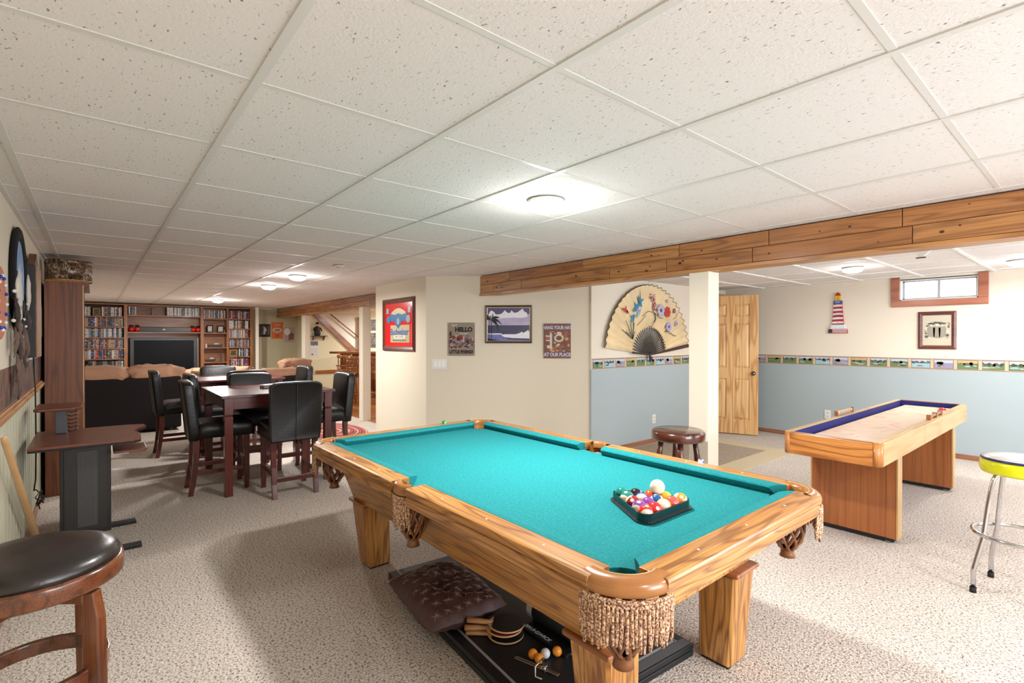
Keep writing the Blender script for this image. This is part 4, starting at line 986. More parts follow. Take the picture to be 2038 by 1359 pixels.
# switch plate
c = dg(.16); t = thing('switch_plate', 'cream three-gang rocker switch plate on the wall block', 'light switch', (c[0], c[1], .993), R_(-135))
MB().box(-.088, -.006, 0, .088, 0, .119).build('plate', WHITE, t, bev=.003)
for i in (-1, 0, 1): MB().box(i*.046-.017, -.010, .027, i*.046+.017, -.005, .093).build('rocker', P('rocker_white', (240, 238, 230), .35), t, bev=.002)
for (x, y, z, rz, lab) in ((XF, -5.633, .25, -pi/2, 'white wall outlet under the big paper fan'), (2.435, YW, .29, pi, 'white wall outlet behind the shuffleboard table')):
    t = thing('wall_outlet', lab, 'outlet', (x, y, z), rz)
    MB().box(-.036, -.006, 0, .036, 0, .116).build('plate', WHITE, t, bev=.002)
    for zz in (.032, .078): o = MB().prism(ell(0, zz, .016, .015, 16), -.008, -.005, ax='y').build('receptacle', P('outlet_ivory', (214, 210, 200), .4), t); MB().box(-.006, -.0085, zz-.004, -.004, -.0078, zz+.005).box(.004, -.0085, zz-.004, .006, -.0078, zz+.005).build('slot', INK, o)

# ------------------------------------------------------------------ big paper fan
fn = thing('wall_fan', 'huge painted paper folding fan hung on the wall above the golf border', 'fan', (XF-.02, -5.482, 1.15), -pi/2)
A0, A1, NS = -83.5, 81.5, 26
leaf = MB(); vs = []; fs = []
for i in range(2*NS+1):
    a = R_(A0+(A1-A0)*i/(2*NS)); yy = -.012-(.034 if i % 2 else 0)
    for r in (.345, .52, .70, .885+(.012 if i % 2 else 0)): vs.append((r*sin(a), yy*(.5+.5*r/.9), r*cos(a)))
for i in range(2*NS):
    for j in range(3): q = i*4+j; fs.append((q, q+4, q+5, q+1))
PAPER = P('fan_paper', (228, 206, 164), .6, var=.12, vscale=3.5)
o = leaf.add(vs, fs).build('paper_leaf', PAPER, fn); so_ = o.modifiers.new('s', 'SOLIDIFY'); so_.thickness = .002
MB().tube([(vs[4*i+3][0]*1.003, vs[4*i+3][1], vs[4*i+3][2]*1.003) for i in range(2*NS+1)], .0045, n=5).build('edge_binding', P('fan_edge', (44, 34, 24), .5), fn)
FST = P('fan_stick_black', (34, 26, 24), .3, coat=.3)
for i in range(NS+1):
    a = R_(A0+(A1-A0)*i/NS)
    d = (sin(a), cos(a)); nrm = (cos(a), -sin(a)); L_ = .36; w0, w1 = .006, .0085
    pts = [(d[0]*(-.03)-nrm[0]*w0, d[1]*(-.03)-nrm[1]*w0), (d[0]*(-.03)+nrm[0]*w0, d[1]*(-.03)+nrm[1]*w0), (d[0]*L_+nrm[0]*w1, d[1]*L_+nrm[1]*w1), (d[0]*L_-nrm[0]*w1, d[1]*L_-nrm[1]*w1)]
    y = -.014-.0006*i
    MB().prism(pts, y-.002, y, ax='y').build('stick', FST, fn)
for a_ in (A0-1.2, A1+1.5):
    a = R_(a_); d = (sin(a), cos(a)); nrm = (cos(a), -sin(a)); L_ = .9 if a_ > 0 else .36
    k1 = .024 if a_ > 0 else .012
    pts = [(-nrm[0]*.008, -nrm[1]*.008), (nrm[0]*.008, nrm[1]*.008), (d[0]*L_+nrm[0]*k1, d[1]*L_+nrm[1]*k1), (d[0]*(L_+.012), d[1]*(L_+.012)), (d[0]*L_-nrm[0]*k1, d[1]*L_-nrm[1]*k1)]
    MB().prism(pts, -.036, -.028, ax='y').build('guard_stick', P('fan_guard', (58, 36, 26), .35), fn)
MB().lathe([(.026, 0), (.028, .012), (.024, .022), (0, .025)], n=18, M=Matrix.Translation((0, -.03, -.045)) @ Matrix.Rotation(pi/2, 4, 'X')).build('pivot_knob', P('navy_knob', (36, 40, 92), .4), fn)
FC = {'bl': P('paint_blue', (48, 128, 176), .6), 'pb': P('paint_pale_blue', (140, 176, 190), .6), 'rd': P('paint_red', (190, 50, 44), .6), 'mr': P('paint_plum', (134, 60, 76), .6), 'gr': P('paint_grey_lilac', (172, 174, 196), .6), 'tw': P('paint_twig', (70, 70, 70), .6), 'li': P('paint_lilac', (168, 160, 206), .6), 'lf': P('paint_leaf', (56, 84, 88), .6)}
FY = -.0475
def bird(cx, cz, s, a, m, name='painted_bird'):
    R = lambda x, z: (cx+s*(x*cos(a)-z*sin(a)), cz+s*(x*sin(a)+z*cos(a)))
    flat(name, [R(-1, -.05), (R(-.4, -.22)), R(.1, -.25), R(.5, -.1), R(.75, .02), R(.5, .14), R(.1, .2), R(-.1, .9), R(-.3, .25), R(-.6, .1)], m, fn, FY)
bird(-.235, .66, .1, -1.1, FC['bl']); bird(-.30, .60, .11, .7, FC['bl']); bird(-.26, .53, .09, .9, FC['pb']); bird(-.38, .46, .09, .95, FC['bl']); bird(-.53, .55, .075, -.4, FC['rd']); bird(-.50, .54, .05, 2.4, FC['mr'])
flat('painted_tail', [(-.24, .70), (-.225, .70), (-.245, .83)], FC['lf'], fn, FY-.001)
def flower(cx, cz, r, m, core, n=9):
    pts = []
    for i in range(n*4): q = 2*pi*i/(n*4); rr_ = r*(.82+.18*abs(cos(q*n/2))); pts.append((cx+rr_*cos(q), cz+rr_*sin(q)))
    f = flat('painted_flower', pts, m, fn, FY-.001); flat('painted_flower_core', ell(cx, cz, r*.3, r*.3, 10), core, fn, FY-.0025)
flower(.21, .575, .085, FC['gr'], FC['mr']); flower(.36, .56, .075, FC['rd'], FC['mr'], 7); flower(.39, .365, .065, FC['li'], FC['mr']); flower(.57, .41, .035, FC['li'], FC['mr']); flower(.52, .58, .035, FC['mr'], FC['gr']); flower(.36, .70, .028, FC['gr'], FC['li'])
rr = random.Random(2); bl = MB()
for i in range(46):
    q = rr.random(); cx = .02+.1*(rr.random()-.5)+(.07*(1-q)); cz = .56+.22*q
    bl.prism(ell(cx, cz, .009+.006*rr.random(), .009+.005*rr.random(), 8), FY-.0012-.00002*i, FY, rr.randrange(2), ax='y')
bl.build('painted_blossom', [FC['mr'], P('paint_pink', (206, 160, 160), .6)], fn)
def twig(pts, w=.0035, m='tw'):
    MB().tube([(x, FY-.001, z) for x, z in pts], w, n=5).build('painted_twig', FC[m], fn)
twig([(-.19, .49), (-.07, .555), (.07, .54), (.16, .48), (.25, .47)]); twig([(-.3, .37), (-.2, .44), (-.12, .5)]); twig([(.07, .54), (.09, .46), (.06, .42)], .008, 'lf'); twig([(.5, .47), (.56, .5), (.6, .55)]); twig([(.3, .30), (.38, .30), (.5, .25), (.56, .24)], .005, 'lf'); twig([(-.06, .37), (.0, .36), (.06, .42), (.1, .46)])
for i in range(9):
    a = R_(60+12*i+8*(i % 2)); L_ = .09+.07*(i % 3)
    twig([(-.39, .2), (-.39+cos(a)*L_*.6, .2+sin(a)*L_*.8), (-.39+cos(a)*L_, .2+sin(a)*L_*1.25)], .004, 'lf')

# ------------------------------------------------------------------ window wall decorations
t = thing('lighthouse_plaque', 'small red, white and yellow lighthouse plaque on the window wall', 'plaque', (2.314, YW, 1.43), pi)
LR, LW_, LY, LBL, LGR = P('plaque_red', (178, 36, 42), .5), P('plaque_white', (206, 222, 226), .5), P('plaque_yellow', (224, 176, 40), .5), P('plaque_blue', (56, 90, 160), .5), P('plaque_green', (60, 90, 84), .5)
def seg(x0, x1, z0, z1, m, y, n='panel'): return MB().prism([(-x0, z0), (x0, z0), (x1, z1), (-x1, z1)], y-.004, 0, ax='y').build(n, m, t, bev=.0008, seg=1)
seg(.113, .105, 0, .055, LR, -.02, 'base'); 
for i in range(4): flat('stripe', [(-.06, .008+i*.012), (.106, .008+i*.012), (.105, .013+i*.012), (-.06, .013+i*.012)], LW_, t, -.0242)
flat('star_field', rect(-.108, .004, -.065, .05), P('plaque_navy', (40, 50, 66), .5), t, -.0245)
seg(.085, .076, .055, .11, LW_, -.022, 'step'); seg(.068, .046, .11, .385, LR, -.016, 'tower')
for i in range(5):
    z = .125+i*.055; w = .066-.0042*i
    flat('cloud_band', [(-w, z), (w, z+.004), (w*.96, z+.026), (0, z+.03), (-w*.96, z+.024)], LW_, t, -.021)
for i, s in enumerate(('C', 'TOP')): text('lettering', s, .034, P('plaque_navy', (40, 50, 66), .5), t, (0, -.0225, .145+i*.085))
seg(.052, .048, .385, .425, LBL, -.026, 'balcony'); text('lettering', 'MCP', .026, LW_, t, (0, -.031, .405))
seg(.032, .029, .425, .49, LY, -.02, 'lantern'); text('lettering', 'J', .045, P('plaque_navy', (40, 50, 66), .5), t, (0, -.0255, .457))
seg(.031, .026, .49, .512, LR, -.022, 'roof'); seg(.022, .008, .512, .532, LR, -.02, 'finial')
t = thing('framed_sketch', 'brown framed grey pencil sketch of figures under the small window', 'picture', (1.308, YW, 1.237), pi)
frame(MB(), -.172, 0, .172, .435, .042, -.026, 0).build('frame', oakset('dark_walnut_frame', (50, 22, 18), (104, 56, 48), (124, 70, 60), across=14, along=1.5, rings=8)[0], t)
MB().box(-.135, -.010, .037, .135, -.006, .398).build('paper', P('sketch_paper', (196, 188, 166), .6), t)
SK = [P('sketch_grey', (150, 144, 128), .6), P('sketch_dark', (92, 86, 80), .6), P('sketch_pale', (214, 208, 190), .6)]
scatter(t, 60, -.11, .13, .11, .32, -.0103, SK, (.008, .028), 21)
for x in (-.05, 0, .05):
    flat('figure', [(x-.03, .14), (x+.03, .14), (x+.035, .24), (x+.015, .27), (x-.015, .27), (x-.035, .24)], SK[0], t, -.0135); flat('figure_hat', ell(x, .295+.01*(x == 0), .034, .012, 12), SK[1], t, -.0148); flat('figure_head', ell(x, .278, .015, .016, 10), SK[2], t, -.0142)

# ------------------------------------------------------------------ rugs
t = thing('entry_rug', 'flat tan rug with a darker brown centre on the carpet by the pine door', 'rug', (3.1, -5.5, 0))
MB().box(-.68, -.95, .0, .68, 1.0, .006).build('border', P('rug_tan', (196, 180, 150), .9, bump=.3, bscale=120), t); MB().box(-.42, -.72, .006, .68, 1.0, .009).build('centre', P('rug_brown', (158, 142, 124), .95, bump=.3, bscale=120, var=.12, vscale=30), t)
BR = P('braid_red', (150, 76, 70), .9, bump=.5, bscale=160); BR2 = P('braid_pale', (190, 140, 126), .9, bump=.5, bscale=160)
t = thing('braided_rug', 'oval red braided rug on the carpet behind the dining chairs', 'rug', (7.35, -2.68, 0))
for i in range(12):
    r = 1-i/12.3
    MB().tube([(.74*r*cos(2*pi*k/44), .44*r*sin(2*pi*k/44), .007) for k in range(44)], .0195, n=6, closed=True, flat=(1, .4)).build('braid', BR if i % 3 else BR2, t)

# ------------------------------------------------------------------ under the pool table
ub = thing('folded_game_board', 'folded black table tennis board lying on the carpet under the pool table', 'table tennis table', (1.863, -1.612, 0), R_(-4.5))
def loc2(x, y): return (x, y)
MB().box(-.69, -.41, .004, .69, .41, .028).build('lower_half', P('ttt_black', (26, 27, 30), .45), ub, bev=.003)
MB().box(-.69, -.41, .032, .69, .41, .056).build('upper_half', P('ttt_black', (26, 27, 30), .45), ub, bev=.003)
for s in (-1, 1): MB().box(-.68, s*.36-.006, .056, .68, s*.36+.006, .0568).build('painted_line', P('line_grey', (150, 150, 150), .5), ub)
MB().box(-.635, -.36, .056, -.623, .36, .0568).build('painted_line', P('line_grey', (150, 150, 150), .5), ub)
MB().box(-.68, -.40, .056, -.64, .40, .0575).build('end_band', P('band_grey', (84, 86, 90), .5), ub)
# cushion: rumpled dark patterned cover
cu = MB()
def cushionmesh(hx, hy, hz, seed, n=36):
    vs, fs = [], []
    for s in (1, -1):
        for i in range(n+1):
            for j in range(n+1):
                u, v = i/n*2-1, j/n*2-1
                e = max(0, (1-abs(u)**2.6)*(1-abs(v)**2.6))**.42
                pinch = 1-.10*(abs(u)**3+0)*(1-abs(v)**2)*1
                x, y = u*hx*(1-.06*(1-v*v)*0), v*hy*pinch
                nz = noise.noise(Vector((u*2.4+seed, v*1.5, s*.5)))*.3+noise.noise(Vector((u*7+seed+v*2, v*3, s)))*.28
                z = s*hz*e*(1+nz)
                vs.append((x+.012*noise.noise(Vector((v*5, seed, 0))), y, max(z, -hz*.8)))
    m = (n+1)**2
    for s in (0, 1):
        for i in range(n):
            for j in range(n):
                a = s*m+i*(n+1)+j; f = (a, a+n+1, a+n+2, a+1); fs.append(f if s == 0 else f[::-1])
    return vs, fs
vs, fs = cushionmesh(.262, .195, .075, 1.3)
cs_ = P('cushion_plum', (74, 48, 46), .6, spec=.6, bump=.3, bscale=30)
t = thing('patterned_cushion', 'rumpled dark plum cushion with pale starfish pattern under the pool table', 'cushion', (2.085, -1.315, .115), R_(-6))
cobj = MB().add(vs, fs, 0, True).build('cover', cs_, t); fix(cobj)
stars = MB(); rr = random.Random(6); n = 36; m = (n+1)**2
import bmesh as _bm
def surf(u, v):
    i = min(n-1, max(0, int((u+1)/2*n))); j = min(n-1, max(0, int((v+1)/2*n))); fu = (u+1)/2*n-i; fv = (v+1)/2*n-j
    g_ = lambda a, b: Vector(vs[a*(n+1)+b])
    return g_(i, j)*(1-fu)*(1-fv)+g_(i+1, j)*fu*(1-fv)+g_(i, j+1)*(1-fu)*fv+g_(i+1, j+1)*fu*fv
for a in range(9):
    for b_ in range(7):
        u0 = -.88+a*.215+.05*rr.random(); v0 = -.88+b_*.28+(.14 if a % 2 else 0)
        if abs(v0) > .93 or abs(u0) > .93: continue
        for k in range(8):
            q = 2*pi*k/8+rr.random()*.3; ln = .075 if k % 2 else .05
            p0 = surf(u0, v0); p1 = surf(max(-1, min(1, u0+cos(q)*ln)), max(-1, min(1, v0+sin(q)*ln*1.65)))
            up = Vector((0, 0, .0018)); stars.tube([tuple(p0+up), tuple(p1+up)], [.002, .0009], n=4)
stars.build('star_pattern', P('thread_beige', (152, 122, 112), .6), t)
MB().tube([tuple(surf(.98, -1+2*i/20)+Vector((.006, 0, .004*sin(i)))) for i in range(21)], .012, n=8, flat=(1, .5)).build('satin_hem', P('satin_grey', (140, 128, 134), .35), t)
# table tennis bats
BW = P('bat_blade', (206, 166, 116), .5); HNDL = P('bat_handle', (176, 128, 84), .45)
for i, (z, a, dx, lab) in enumerate(((.062, 0, 0, 'table tennis bat at the bottom of the stack under the pool table'), (.079, 5, .01, 'table tennis bat in the middle of the stack under the pool table'), (.096, -4, -.005, 'table tennis bat on top of the stack under the pool table'))):
    t = thing('table_tennis_bat', lab, 'bat', (1.70+dx, -1.385, .0575+i*.0245), R_(48+a), 'table tennis bats')
    bl = [(.078*cos(q), .075*sin(q)) for q in [2*pi*k/32 for k in range(32)] if cos(q) < .86]+[(.08, .014), (.08, -.014)]
    bl = sorted(bl, key=lambda p: math.atan2(p[1], p[0]-.0))
    MB().prism(bl, .004, .010, sm=True).build('blade', BW, t)
    bl2 = [(p[0]*.97-.002, p[1]*.97) for p in bl if p[0] < .07]
    MB().prism(bl2, .010, .0125).build('rubber', P('bat_rubber_black', (20, 20, 22), .4) if i != 1 else P('bat_rubber_red', (120, 30, 26), .4), t)
    MB().tube([(.06, 0, .007), (.09, 0, .008), (.12, 0, .010), (.175, 0, .011)], [.009, .012, .0135, .0145], n=12, flat=(1.05, .8)).build('handle', HNDL, t)
for x, y, m, lab in ((1.505, -1.368, 'o', 'left orange table tennis ball on the black table tennis top'), (1.476, -1.41, 'w', 'white table tennis ball among the orange ones'), (1.468, -1.368, 'o', 'front orange table tennis ball touching the white one'), (1.455, -1.456, 'o', 'right orange table tennis ball on the black table tennis top')):
    b = MB().ball((0, 0, 0), .0195, 24).build('table_tennis_ball', P('tt_orange', (226, 140, 40), .4) if m == 'o' else P('tt_white', (206, 206, 206), .4), loc=(x, y, .0575+.0195)); tag(b, lab, 'table tennis ball', 'table tennis balls')
# net roll with band, text edge
t = thing('net_bundle', 'black rolled table tennis net with a white band under the pool table', 'net', (1.56, -1.585, .057), 0)
MB().tube([(-.17, 0, .057), (-.168, 0, .057), (.17, 0, .057), (.172, 0, .057)], [.05, .056, .056, .05], n=28).build('net_roll', P('net_black', (20, 21, 26), .6, bump=.5, bscale=300), t)
for x in (.15,): MB().tube([(x-.018, 0, .057), (x+.018, 0, .057)], .0575, n=28, cap=False).build('white_band', P('band_white', (170, 172, 186), .5), t)
MB().box(-.14, .07, .0005, .16, .115, .012).build('clamp_bar', P('bar_black', (24, 24, 26), .4), t)
text('lettering', 'BRUNSWICK', .028, P('print_white', (196, 196, 196), .5), t, (.05, .094, .0125), rot=(0, 0, pi))
def clamp(x, y, rz, lab):
    t = thing('net_clamp', lab, 'clamp', (x, y, .0575), rz, 'steel net clamps')
    MB().box(-.10, -.008, .002, -.02, .008, .006).box(-.02, -.008, .002, .10, -.004, .006).box(-.02, .004, .002, .10, .008, .006).box(.09, -.008, .002, .10, .008, .006).build('arm', STEEL, t, bev=.001)
    MB().tube([(-.03, 0, .006), (-.03, 0, .045), (-.03, .06, .045), (-.03, .06, .006), (-.06, .06, .006)], .0035, n=8).build('bracket', STEEL, t)
    MB().tube([(-.055, .03, .005), (-.055, .03, .04)], .004, n=8).lathe([(.011, .0), (.011, .004)], (-.055, .03, .040), 16).build('screw', STEEL, t)
clamp(1.46, -1.345, R_(17), 'steel net clamp lying nearest the viewer on the black table tennis top')
clamp(1.36, -1.50, R_(170), 'steel net clamp lying beside the near table leg')
# ------------------------------------------------------------------ far bookcases, television and cases
BX0, BX1 = 13.0, 13.30
def case_unit(name, label, ya, yb, shelves, cat, backwood=True, zt=2.068, side=(.045, .045)):
    """open unit between Y=ya (left) and Y=yb (right), front at X=13.0; local x = -Y"""
    t = thing(name, label, cat, (BX0, (ya+yb)/2, 0), -pi/2)
    w = (ya-yb)/2
    MB().box(-w, 0, 0, -w+side[0], .3, zt).build('side_panel', SHELFW[2], t); MB().box(w-side[1], 0, 0, w, .3, zt).build('side_panel', SHELFW[2], t)
    MB().box(-w+side[0], .285, 0, w-side[1], .3, zt).build('back_panel', P('dark_back', (84, 50, 34), .6) if not backwood else SHELFW[0], t)
    for z in shelves+[zt]: MB().box(-w+side[0], .004, z-.022, w-side[1], .285, z).build('shelf', SHELFW[0], t)
    return t
LS = [.08, .30, .515, .737, .949, 1.162, 1.38, 1.597, 1.811]; RS = [.28, .49, .714, .94, 1.155, 1.376, 1.588, 1.812]
case_unit('bookcase', 'tall oak bookcase packed with disc cases left of the television', .33, -.53, LS, 'bookcase', False)
case_unit('television_cabinet', 'wide oak cabinet around the big black television', -.53, -1.885, [.35, 1.497, 1.846], 'cabinet', True, side=(.015, .05))
case_unit('bookcase', 'narrow open oak bookcase with ornaments right of the television', -1.885, -2.37, [.5, .828, 1.157, 1.49, 1.813], 'bookcase', True, side=(.01, .02))
case_unit('bookcase', 'tall narrow oak bookcase packed with disc cases farthest right', -2.37, -2.89, RS, 'bookcase', False, side=(.02, .055))
tv = thing('television', 'large black flat television in the oak cabinet', 'television', (13.06, -1.18, .50), -pi/2)
MB().box(-.60, -.02, 0, .60, .2, .875).build('bezel', P('tv_bezel', (46, 47, 50), .3), tv, bev=.008)
MB().box(-.53, -.024, .10, .53, -.019, .82).build('screen', P('tv_screen', (7, 8, 10), .4, spec=.15), tv)
MB().box(.603, -.02, .05, .612, .1, .86).build('side_trim', P('tv_silver', (160, 156, 150), .3, metal=.6), tv)
t = thing('sound_bar', 'long black sound bar on the shelf above the television', 'sound bar', (13.08, -1.17, 1.497), -pi/2)
MB().box(-.50, -.03, 0, .50, .06, .105).build('body', BLKP, t, bev=.01); MB().box(-.02, -.032, .045, .02, -.03, .065).build('badge', WHITE, t)
def drum(x, y, lab):
    t = thing('beetle_ornament', lab, 'ornament', (13.08, y, 1.497), 0, 'red and black glossy ornaments beside the sound bar')
    MB().ball((0, 0, .055), .055, 18, sc=(1, 1, 1)).build('body', P('glossy_red', (200, 24, 24), .15, coat=.6), t)
    MB().ball((0, 0, .125), .036, 14).build('head', P('glossy_black', (16, 14, 14), .15), t)
    for s in (-1, 1): MB().ball((-.03, s*.014, .15), .006, 8).build('eye', WHITE, t)
drum(0, -.615, 'red and black round ornament at the left end of the sound bar shelf'); drum(0, -.50-.215, 'second red and black ornament, next to the sound bar on the left')
drum(0, -1.70, 'red and black ornament just right of the sound bar'); drum(0, -1.80, 'red and black ornament at the right end of the sound bar shelf')
# disc cases ----------------------------------------------------------
CC = {'white': (206, 204, 200), 'black': (26, 26, 30), 'grey': (120, 122, 126), 'navy': (34, 42, 84), 'red': (140, 30, 34), 'tan': (176, 140, 110), 'brown': (82, 50, 40), 'orange': (196, 104, 44), 'purple': (84, 56, 98), 'green': (70, 96, 72), 'silver': (166, 168, 170)}
def spine(nm, rgb):
    m, nt, b = newmat('case_'+nm); N = nt.nodes.new; L = nt.links.new
    tc = N('ShaderNodeTexCoord'); oi = N('ShaderNodeObjectInfo'); ad = N('ShaderNodeVectorMath'); cm = N('ShaderNodeCombineXYZ')
    mu = N('ShaderNodeMath'); mu.operation = 'MULTIPLY'; mu.inputs[1].default_value = 50; L(oi.outputs['Random'], mu.inputs[0]); L(mu.outputs[0], cm.inputs[2])
    L(tc.outputs['Object'], ad.inputs[0]); L(cm.outputs[0], ad.inputs[1])
    mp = N('ShaderNodeMapping'); mp.inputs['Scale'].default_value = (1, 1, 26); L(ad.outputs[0], mp.inputs['Vector'])
    n = N('ShaderNodeTexNoise'); n.inputs['Scale'].default_value = 1; n.inputs['Detail'].default_value = 2; L(mp.outputs[0], n.inputs['Vector'])
    d = [max(0, v-70) for v in rgb] if sum(rgb) > 260 else [min(255, v+110) for v in rgb]
    r = ramp(nt, [(.40, rgb), (.55, rgb), (.60, tuple(d))]); L(n.outputs['Fac'], r.inputs['Fac']); L(r.outputs[0], b.inputs['Base Color']); b.inputs['Roughness'].default_value = .35
    return m
CASEM = {k: spine(k, v) for k, v in CC.items()}
PROTO = {}
def case_obj(col, wi):
    if (col, wi) not in PROTO:
        w = (.0135, .019, .025)[wi]
        me = MB().box(-w/2, 0, 0, w/2, .13, .185).build('disc_case', CASEM[col], bev=0)
        PROTO[(col, wi)] = me.data; bpy.data.objects.remove(me)
    o = bpy.data.objects.new('disc_case', PROTO[(col, wi)]); COL.objects.link(o); return o, (.0135, .019, .025)[wi]
rr = random.Random(12); NC = [0]
ORD = ['top', 'second', 'third', 'fourth', 'fifth', 'sixth']
def fill(ya, yb, z, pal, where, hs=1., gap=.0, maxn=99, wsel=(0, 1, 1, 2)):
    y = ya-.004; n = 0
    while n < maxn:
        col = rr.choice(pal); wi = rr.choice(wsel); o, w = case_obj(col, wi)
        if y-w < yb: bpy.data.objects.remove(o); break
        s = hs*(.94+.09*rr.random()); o.scale = (.94, 1, s)
        o.location = (BX0+.02+.012*rr.random(), y-w/2, z+.0005); o.rotation_euler = (0, 0, -pi/2)
        tag(o, '%s-spined disc case on the %s' % (col, where), 'disc case', '%s disc cases on the %s' % (col, where))
        y -= w+.0006+(gap*rr.random()); n += 1; NC[0] += 1
    return y
ww = ['white', 'black', 'grey', 'silver', 'navy', 'white', 'black']
mix = ['tan', 'brown', 'grey', 'white', 'black', 'purple', 'red', 'silver', 'navy', 'orange', 'green']
big = (1, 2, 2)
fill(.155, .02, 1.811, ww+['orange'], 'top shelf of the left bookcase', wsel=big); fill(-.13, -.478, 1.811, ww+['tan', 'orange', 'brown'], 'top shelf of the left bookcase', wsel=big)
fill(.155, -.478, 1.597, mix+ww, 'second shelf of the left bookcase', wsel=big)
fill(.155, -.478, 1.38, ww+['white', 'silver', 'green', 'silver', 'tan'], 'third shelf of the left bookcase', wsel=big)
fill(.155, -.478, 1.162, ['tan', 'brown', 'purple', 'black', 'tan', 'grey'], 'fourth shelf of the left bookcase', wsel=big)
fill(.155, -.478, .949, mix+['red', 'brown'], 'fifth shelf of the left bookcase', wsel=big)
fill(.09, -.478, .737, ['white', 'black', 'tan', 'black', 'grey'], 'sixth shelf of the left bookcase', .9, .004, wsel=big)
fill(-.56, -.70, 1.846, ['black', 'grey', 'white'], 'top shelf above the television, at its left end', .95, .006, 6, wsel=big)
fill(-1.22, -1.83, 1.846, ['white', 'black', 'silver', 'white', 'grey', 'black'], 'top shelf above the television, right half', wsel=(1, 1, 2))
fill(-1.905, -2.34, 1.813, ['white', 'black', 'silver', 'navy', 'grey', 'tan'], 'top shelf of the narrow open bookcase', wsel=(1, 1, 2))
fill(-2.395, -2.83, 1.812, ['black', 'white', 'red', 'navy', 'brown', 'silver'], 'top shelf of the far right bookcase', wsel=big)
fill(-2.395, -2.83, 1.588, ['white', 'brown', 'tan', 'black', 'white'], 'second shelf of the far right bookcase', wsel=big)
fill(-2.395, -2.83, 1.376, ['grey', 'brown', 'tan', 'white', 'red', 'silver'], 'third shelf of the far right bookcase', wsel=big)
fill(-2.395, -2.83, 1.155, ['brown', 'grey', 'tan', 'purple', 'silver'], 'fourth shelf of the far right bookcase', wsel=big)
fill(-2.60, -2.83, .94, ['grey', 'black', 'silver', 'white'], 'fifth shelf of the far right bookcase', wsel=big)
fill(-2.395, -2.83, .714, ['white', 'navy', 'purple', 'red', 'tan', 'brown'], 'sixth shelf of the far right bookcase', wsel=big)
def minipic(y, z, w, h, lab, fm, pic, mat=None):
    t = thing('picture_frame', lab, 'picture frame', (BX0+.035, y, z), -pi/2)
    frame(MB(), -w/2, 0, w/2, h, w*.17, -.012, .01).build('frame', fm, t); MB().box(-w*.36, 0, h*.12, w*.36, .008, h*.88).build('photo', pic, t)
    MB().box(-w*.1, .01, 0, w*.1, .05, .006).build('stand', fm, t)
GF = P('gold_frame', (176, 130, 70), .4); BF = P('black_frame', (30, 24, 22), .4)
PH = collage('dark_photo', [(20, 26, 24), (60, 74, 66), (30, 34, 36), (120, 130, 120)], 30, .4); PH2 = collage('pale_photo', [(90, 90, 88), (190, 186, 178), (140, 138, 130)], 30, .4)
minipic(-.055, 1.811, .125, .165, 'gold-framed dark photo on the top shelf of the left bookcase', GF, PH)
minipic(-2.02, 1.49, .125, .17, 'black-framed photo on the left of the second shelf right of the television', BF, PH2)
minipic(-2.23, 1.49, .14, .165, 'black-framed photo on the right of the second shelf right of the television', BF, PH2)
minipic(-2.49, .94, .17, .165, 'gold-framed photo on the fifth shelf of the far right bookcase', GF, PH)
def model_ship(y, z, lab, k=1.):
    t = thing('model_ship', lab, 'model', (BX0+.12, y, z), -pi/2)
    MB().prism([(-.14*k, .06), (.15*k, .065), (.11*k, .015), (-.11*k, .015)], -.035, .035, ax='y').build('hull', P('ship_hull', (44, 46, 50), .4), t, bev=.008)
    MB().box(-.03*k, -.02, .066, .09*k, .02, .085).box(-.0, -.015, .085, .05, .015, .1).build('cabin', P('ship_white', (186, 188, 190), .4), t); MB().box(-.11*k, -.03, 0, .11*k, .03, .016).build('base', DARKW[0], t)
model_ship(-2.13, 1.157, 'grey and white model ship on the middle shelf right of the television')
model_ship(-2.04, .828, 'low grey model boat on the lower shelf right of the television', .75)
for y, z, m, lab, h in ((-1.95, 1.157, WHITE, 'small white figurine left of the model ship', .09), (-2.30, 1.157, P('fig_grey', (120, 120, 124), .4), 'small grey figurine right of the model ship', .07), (-2.24, .828, P('fig_blue', (70, 84, 104), .4), 'blue-grey bird figurine on the lower shelf right of the television', .2), (-2.0, 1.49, WHITE, 'tiny white figurine before the left photo right of the television', .07), (-.98, 1.846, P('fig_pewter', (150, 148, 140), .4), 'grey column candlestick on the top shelf above the television', .17), (.10, .737, P('fig_rose', (214, 180, 164), .4), 'small pinkish figurine on the sixth shelf of the left bookcase', .1), (-2.30, 1.49, WHITE, 'small white sail ornament before the right photo', .08)):
    t = thing('figurine', lab, 'figurine', (BX0+.07, y, z), 0)
    MB().lathe([(.022, 0), (.024, h*.1), (.012, h*.25), (.016, h*.5), (.02, h*.65), (.01, h*.78)], n=14).build('body', m, t); MB().ball((0, 0, h*.87), h*.13 if h < .12 else .018, 12).build('head', m, t)

